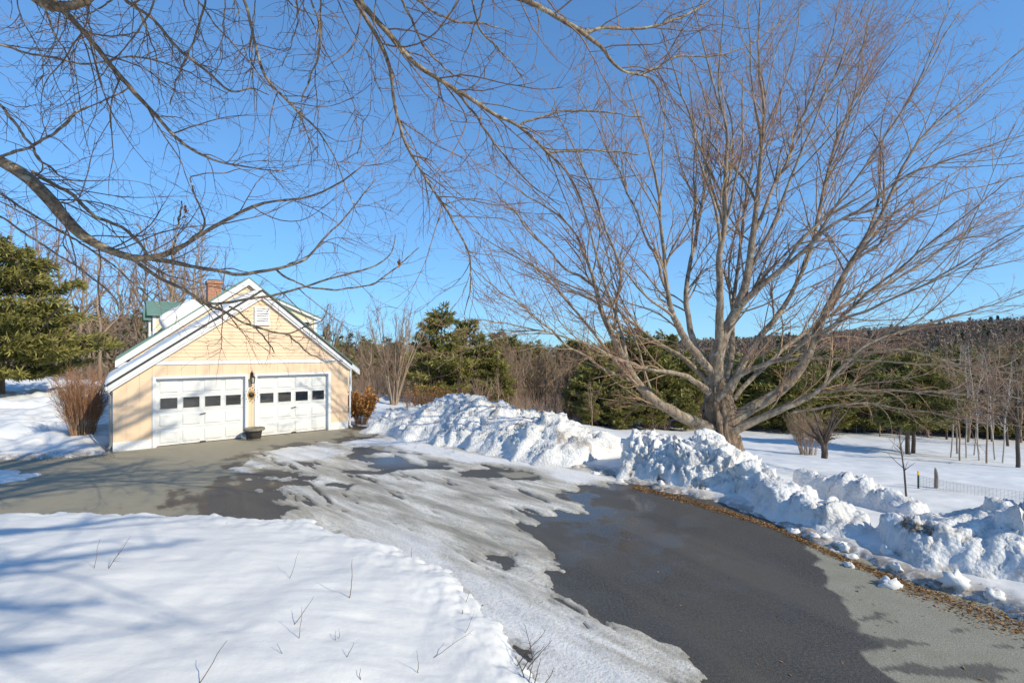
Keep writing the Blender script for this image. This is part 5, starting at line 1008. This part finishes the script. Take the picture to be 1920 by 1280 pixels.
# far wood on the hills: one mass
def far_wood():
    g = np.random.default_rng(8); n = 12000
    a = np.radians(g.uniform(-62, 62, n)); r = np.sqrt(g.uniform(100 ** 2, 620 ** 2, n)); r[:2500] = g.uniform(95, 200, 2500); a[2500:9500] = np.radians(g.uniform(12, 60, 7000)); r[2500:9500] = np.sqrt(g.uniform(330 ** 2, 860 ** 2, 7000)); x = r * np.sin(a); y = r * np.cos(a)
    zb = base_z(x, y); con = g.random(n) < np.where(r > 300, 0.06, 0.30) + 0.12 * fbm(x / 60, y / 60, 2, 3); h = np.where(con, g.uniform(7, 12, n), g.uniform(6, 10, n)); tint0 = np.where(con, g.uniform(0.0, 0.36, n), g.uniform(0.5, 1.0, n))
    m = 48; X = np.repeat(x, m); Y = np.repeat(y, m); Z = np.repeat(zb, m); H = np.repeat(h, m); Cn = np.repeat(con, m)
    u = g.random(n * m) ** 0.8; th = g.uniform(0, 6.28, n * m)
    rad = np.where(Cn, H * 0.24 * (1 - u) + 0.15, H * 0.42 * np.sqrt(np.clip(1 - (2 * u - 0.9) ** 2, 0.02, 1))) * np.sqrt(g.random(n * m))
    C = np.stack([X + rad * np.cos(th), Y + rad * np.sin(th), Z + H * (0.06 + 0.94 * u)], 1)
    s = H * np.where(Cn, 0.085, 0.08) * g.uniform(0.5, 1.2, n * m) * (1 + 1.0 * (np.repeat(r, m) > 300))
    d1 = g.normal(0, 1, (n * m, 3)); d1[:, 2] += np.where(Cn, 0.0, 1.2); d1 /= np.linalg.norm(d1, axis=1, keepdims=True); d2 = np.cross(d1, g.normal(0, 1, (n * m, 3))); d2 /= np.linalg.norm(d2, axis=1, keepdims=True)
    w = np.where(Cn, 0.55, 0.42)[:, None]
    V = np.stack([C - d1 * s[:, None], C + d1 * s[:, None], C + d2 * s[:, None] * w], 1).reshape(-1, 3)
    tint = np.repeat(np.clip(np.repeat(tint0, m) + g.normal(0, 0.07, n * m), 0, 1), 3)
    o = meshobj('far_wood', V, [np.arange(len(V)).reshape(-1, 3)], M['farwood'], attrs=dict(tint=tint), smooth=False)
    tag(o, 'distant mixed wood covering the low hills at the skyline', 'wood', kind='stuff')
far_wood()
def thicket():                                        # undergrowth between the near woods and the field
    g = np.random.default_rng(18); n = 1900
    px = np.concatenate([g.uniform(640, 1330, 700), g.uniform(1380, 2000, 950), g.uniform(-80, 430, 250)]); Y = np.concatenate([g.uniform(42, 80, 700), g.uniform(50, 95, 950), g.uniform(46, 90, 250)])
    x = (px - 960) / FPX * Y; z = ground_z(x, Y); P0 = np.stack([x, Y, z - 0.05], 1)
    m = 9; P = np.repeat(P0, m, 0) + np.column_stack([g.normal(0, 0.5, (n * m, 2)), np.zeros(n * m)]); L = np.repeat(g.uniform(0.9, 3.6, n), m) * g.uniform(0.5, 1.1, n * m)
    d = g.normal(0, 0.45, (n * m, 3)); d[:, 2] = 1; d /= np.linalg.norm(d, axis=1, keepdims=True)
    t = np.linspace(0, 1, 4)[None, :, None]; pts = P[:, None, :] + d[:, None, :] * L[:, None, None] * t + np.cumsum(g.normal(0, 0.06, (n * m, 4, 3)), axis=1)
    v, q = tubes(pts, np.broadcast_to(np.array([0.014, 0.010, 0.007, 0.004])[None], (n * m, 4)), 3)
    P2, R2_ = grow(pts, np.full((n * m, 4), 0.012), 2.2, 0.2, 1, (20, 55), 0.5, 1.1, 0.8, 0.006, 3, 0.1, (0, 0, 0.1), g, 0.25); v2, q2 = tubes(P2, R2_, 3)
    o = meshobj('undergrowth', np.concatenate([v, v2]), [np.concatenate([q, q2 + len(v)])], M['bare_bark'], attrs=dict(tip=np.concatenate([np.full(len(v), 0.5), np.full(len(v2), 0.9)])))
    tag(o, 'tangle of bare brown brush under the woods', 'undergrowth', kind='stuff')
thicket()

# --- shrubs
def shrub(name, label, px, Y, h, w, n, mat, leaves=0, seed=0, spread=1.0, group=None):
    x, y = at(px, Y); zb = gz(x, y); g = np.random.default_rng(seed); o = empty(name, (x, y, zb), 0, label, 'shrub', group)
    th = g.uniform(0, 6.28, n); rb = np.sqrt(g.random(n)) * w * 0.22; rt = np.sqrt(g.random(n)) * w * 0.5 * spread; hh = h * g.uniform(0.75, 1.03, n) * (1 - 0.15 * (rt / (w * 0.5)) ** 2)
    b = np.stack([rb * np.cos(th), rb * np.sin(th), np.full(n, -0.06)], 1); e = np.stack([rt * np.cos(th), rt * np.sin(th), hh], 1)
    t = np.linspace(0, 1, 9)[None, :, None]; P = b[:, None] * (1 - t) + e[:, None] * t; P[:, :, :2] *= (0.82 + 0.18 * t ** 1.3)
    P = P + np.cumsum(g.normal(0, 0.012 * h, (n, 9, 3)), axis=1) * np.linspace(0, 1, 9)[None, :, None]
    Rd = np.broadcast_to(np.linspace(0.011, 0.003, 9)[None], (n, 9))
    v, q = tubes(P, Rd, 4); meshobj('stems', v, [q], mat, o, attrs=dict(tip=np.tile(np.repeat(np.linspace(0, 0.5, 9), 4), n)))
    a = grow(P, Rd, 7, 0.3, 1, (15, 45), 0.28, 0.5 * h, 0.7, 0.0042, 6, 0.1, (0, 0, 0.04), g, 0.12); c = grow(*a, 9, 0.2, 1, (20, 50), 0.5, 0.2 * h, 0.8, 0.003, 4, 0.1, (0, 0, 0.03), g, 0.06)
    crown_mesh('twigs', [a, c], [(0.3, 0.8), (0.6, 1.0)], mat, o)
    if leaves:
        allp = np.concatenate([a[0][:, 2:].reshape(-1, 3), c[0][:, 1:].reshape(-1, 3)]); C = allp[g.integers(0, len(allp), leaves)] + g.normal(0, 0.03, (leaves, 3))
        d1 = g.normal(0, 1, (leaves, 3)); d1[:, 2] -= 0.4; d1 /= np.linalg.norm(d1, axis=1, keepdims=True); d2 = np.cross(d1, g.normal(0, 1, (leaves, 3))); d2 /= np.linalg.norm(d2, axis=1, keepdims=True); d3 = np.cross(d1, d2)
        s = g.uniform(0.03, 0.06, (leaves, 1)) * (0.8 + 0.3 * h)
        V = np.stack([C, C + d1 * s + d2 * s * 0.5, C + d1 * s * 2, C + d1 * s - d2 * s * 0.5 + d3 * s * 0.3], 1).reshape(-1, 3)
        meshobj('leaves', V, [np.arange(len(V)).reshape(-1, 4)], M['deadleaf'], o, attrs=dict(tint=np.repeat(g.random(leaves), 4)), smooth=False)
    return o
shrub('vase_shaped_shrub', 'tall red-brown vase-shaped bare shrub beside the left corner of the garage', 156, 15.6, 2.1, 1.6, 170, M['redbrown'], 0, 3, 1.0)
shrub('leafy_shrub', 'orange-brown shrub holding dead leaves at the right corner of the garage', 678, 19.6, 1.3, 1.3, 60, M['redbrown'], 3600, 4)
shrub('leafy_shrub', 'low brush with scattered orange dead leaves behind the long snow bank', 812, 25, 1.7, 3.6, 60, M['redbrown'], 1500, 5)
shrub('leafy_shrub', 'thin dead-leaved brush sprig between garage shrub and snow bank', 772, 22.5, 0.9, 1.2, 16, M['redbrown'], 300, 6)
shrub('bare_shrub', 'pale brown bare brush at the near edge of the wood right of the two pines', 985, 34, 1.9, 2.6, 60, M['bare_bark'], 0, 7)
shrub('bare_shrub', 'rounded grey bare bush close behind the fruit tree', 1515, 28, 2.6, 2.4, 70, M['bare_bark'], 0, 8)

# --- wire fence, sapling, stalks
fx, fy = at(1722, 13.0); fz = gz(fx, fy)
post = empty('fence_post', (fx, fy, fz), 0, 'dark green metal fence post with a yellow tip behind the near snow bank', 'fence post')
ptop = CAMH - (883 - HY) / FPX * 13.0 - fz
MB().box(-0.02, 0.02, -0.006, 0.0, -0.3, ptop - 0.10).box(-0.005, 0.005, 0.001, 0.03, -0.3, ptop - 0.10).build('shaft', M['postgreen'], post); MB().box(-0.021, 0.021, -0.007, 0.001, ptop - 0.10, ptop).box(-0.006, 0.006, 0.002, 0.031, ptop - 0.10, ptop).build('tip', M['posttip'], post)
wx, wy = at(1755, 13.1); wz = gz(wx, wy); wtop = CAMH - (876 - HY) / FPX * 13.1
wp = MB().tube([(wx, wy, wz - 0.3), (wx + 0.01, wy, wz + 0.3), (wx + 0.0, wy, wtop - 0.14), (wx - 0.01, wy, wtop - 0.05), (wx - 0.03, wy, wtop)], [0.05, 0.045, 0.04, 0.028, 0.006], 9).build('wooden_post', M['oldwood'], None, True); tag(wp, 'splintered grey wooden post beside the wire fence', 'fence post')
fence = empty('wire_fence', (fx, fy, fz), 0, 'sagging square-mesh wire fence running right from the green post', 'fence')
F0 = np.array([fx, fy]); F1 = np.array([(2050 - 960) / FPX * 11.0, 11.0]); nw = 46
def fp(t, hh): p = F0 * (1 - t) + F1 * t - np.array([fx, fy]); zb = gz(p[0] + fx, p[1] + fy) - fz; top = (ptop - 0.12) * (1 - t) + (ptop - 0.05) * t - 0.10 * math.sin(math.pi * t); return (p[0], p[1], zb * (1 - hh) + (top) * hh)
hz_ = MB(); vt_ = MB()
for hh in np.linspace(0.12, 1, 8): hz_.tube([fp(t, hh) for t in np.linspace(0, 1, 20)], 0.0028, 4, False)
for i in range(nw): t = (i + 0.5) / nw; vt_.tube([fp(t, h2) for h2 in (0.0, 0.5, 1.0)], 0.0024, 4, False)
hz_.build('line_wires', M['wire'], fence); vt_.build('stay_wires', M['wire'], fence)
def stem_thing(name, label, pts, r0, mat, group=None, cat='stalk', side=0, seed=0):
    q = resample([[*p, r0 * (1 - 0.7 * i / (len(pts) - 1))] for i, p in enumerate(pts)], 12, 0.004, seed); o = empty(name, tuple(q[0, :3]), 0, label, cat, group); q[:, :3] -= q[0, :3]
    limb_obj(q, mat, o, 6, 0.05, 'stem')
    if side:
        g = np.random.default_rng(seed); a = grow(q[None, :, :3], q[None, :, 3], side, 0.3, 1, (25, 65), 0.3, 0.5, 0.7, r0 * 0.25, 6, 0.12, (0, 0, 0), g, 0.05)
        crown_mesh('twigs', [a], [(0, 0.5)], mat, o)
    return o
sp = [PX(1700, 935, 10.2), PX(1697, 905, 10.2), PX(1694, 870, 10.2), PX(1688, 838, 10.2), PX(1685, 812, 10.2), PX(1690, 796, 10.2)]
stem_thing('sapling', 'thin dark leaning sapling behind the gap between the snow banks', sp, 0.022, M['dark_bark'], None, 'sapling', 9, 3)
ST = [((198, 1065), (245, 1005), 3), ((175, 1065), (186, 1010), 2), ((541, 1085), (560, 1032), 2), ((655, 1120), (660, 1048), 3.5), ((545, 1170), (588, 1118), 3), ((558, 1198), (567, 1135), 2.5), ((365, 1282), (425, 1200), 4), ((533, 1226), (520, 1205), 3), ((625, 1202), (629, 1183), 3), ((634, 1196), (636, 1178), 2.5),
      ((643, 1232), (664, 1205), 3.5), ((672, 1282), (676, 1252), 4), ((783, 1260), (782, 1218), 3), ((870, 1128), (880, 1106), 2.5), ((800, 1234), (888, 1180), 2.5), ((868, 1186), (890, 1142), 2), ((770, 1045), (771, 1025), 2), ((548, 1276), (550, 1262), 3), ((417, 982), (428, 978), 2), ((1040, 1250), (1062, 1205), 2.2), ((1072, 1262), (1090, 1215), 2.2), ((866, 1150), (866, 1142), 5)]
for i, (b, t, w) in enumerate(ST):
    x, y = GP(b[0], b[1], 0.3)
    for _ in range(6): zc = gz(x, y); x, y = GP(b[0], b[1], zc)
    B = np.array([x, y, zc - 0.05]); T = PX(t[0], t[1], y + 0.05 * (i % 3)); md = (B + T) / 2 + np.array([0.01, 0, 0.01])
    stem_thing('dry_stalk', 'thin dry weed stalk poking up through the foreground snow', [B, md, T], w / 2 / FPX * y * 0.55, M['stalk'], 'dry stalks in the foreground snow', 'stalk', 5 if i in (0, 14, 19) else 0, i)
for i, (b, t) in enumerate([((965, 1215), (1025, 1180)), ((985, 1225), (1035, 1202)), ((975, 1235), (1020, 1212)), ((985, 1255), (965, 1225)), ((1000, 1268), (1015, 1235)), ((1012, 1280), (1040, 1250)), ((990, 1262), (1000, 1240)), ((1005, 1200), (985, 1170))]):
    x, y = GP(b[0], b[1], 0.2); zc = gz(x, y); B = np.array([x, y, zc - 0.03]); T = PX(t[0], t[1], y + 0.05)
    stem_thing('dead_twig', 'dead brown twig in the tangle at the snow edge', [B, (B + T) / 2 + np.array([0, 0, 0.02]), T], 0.006, M['dark_bark'], 'twigs at the snow edge', 'twig', 10, 40 + i)

# ------------------------------------------------------------------ labels that single out: count look-alikes from the left as the viewer sees them
_u = 'first second third fourth fifth sixth seventh eighth ninth tenth eleventh twelfth thirteenth fourteenth fifteenth sixteenth seventeenth eighteenth nineteenth'.split()
_o = _u + [(t_ + 'ieth') if not k_ else t_ + 'y-' + _u[k_ - 1] for t_ in ('twent', 'thirt', 'fort', 'fift') for k_ in range(10)]
ORD = ['leftmost'] + [w + ' from the left' for w in _o[1:]]
byg = {}
bpy.context.view_layer.update()
for o in COL.objects:
    if o.parent is None and 'group' in o and 'label' in o: byg.setdefault((o['group'], o['label']), []).append(o)
def view_x(o):
    if o.type == 'MESH': c = sum((o.matrix_world @ Vector(b) for b in o.bound_box), Vector()) / 8
    else: c = o.matrix_world.translation
    return c.x / max(c.y, 0.1)
for (gname, lab), obs in byg.items():
    if len(obs) > 1:
        obs.sort(key=view_x)
        for i, o in enumerate(obs): o['label'] = lab + ', ' + ('rightmost of them' if i == len(obs) - 1 else ORD[min(i, len(ORD) - 1)])
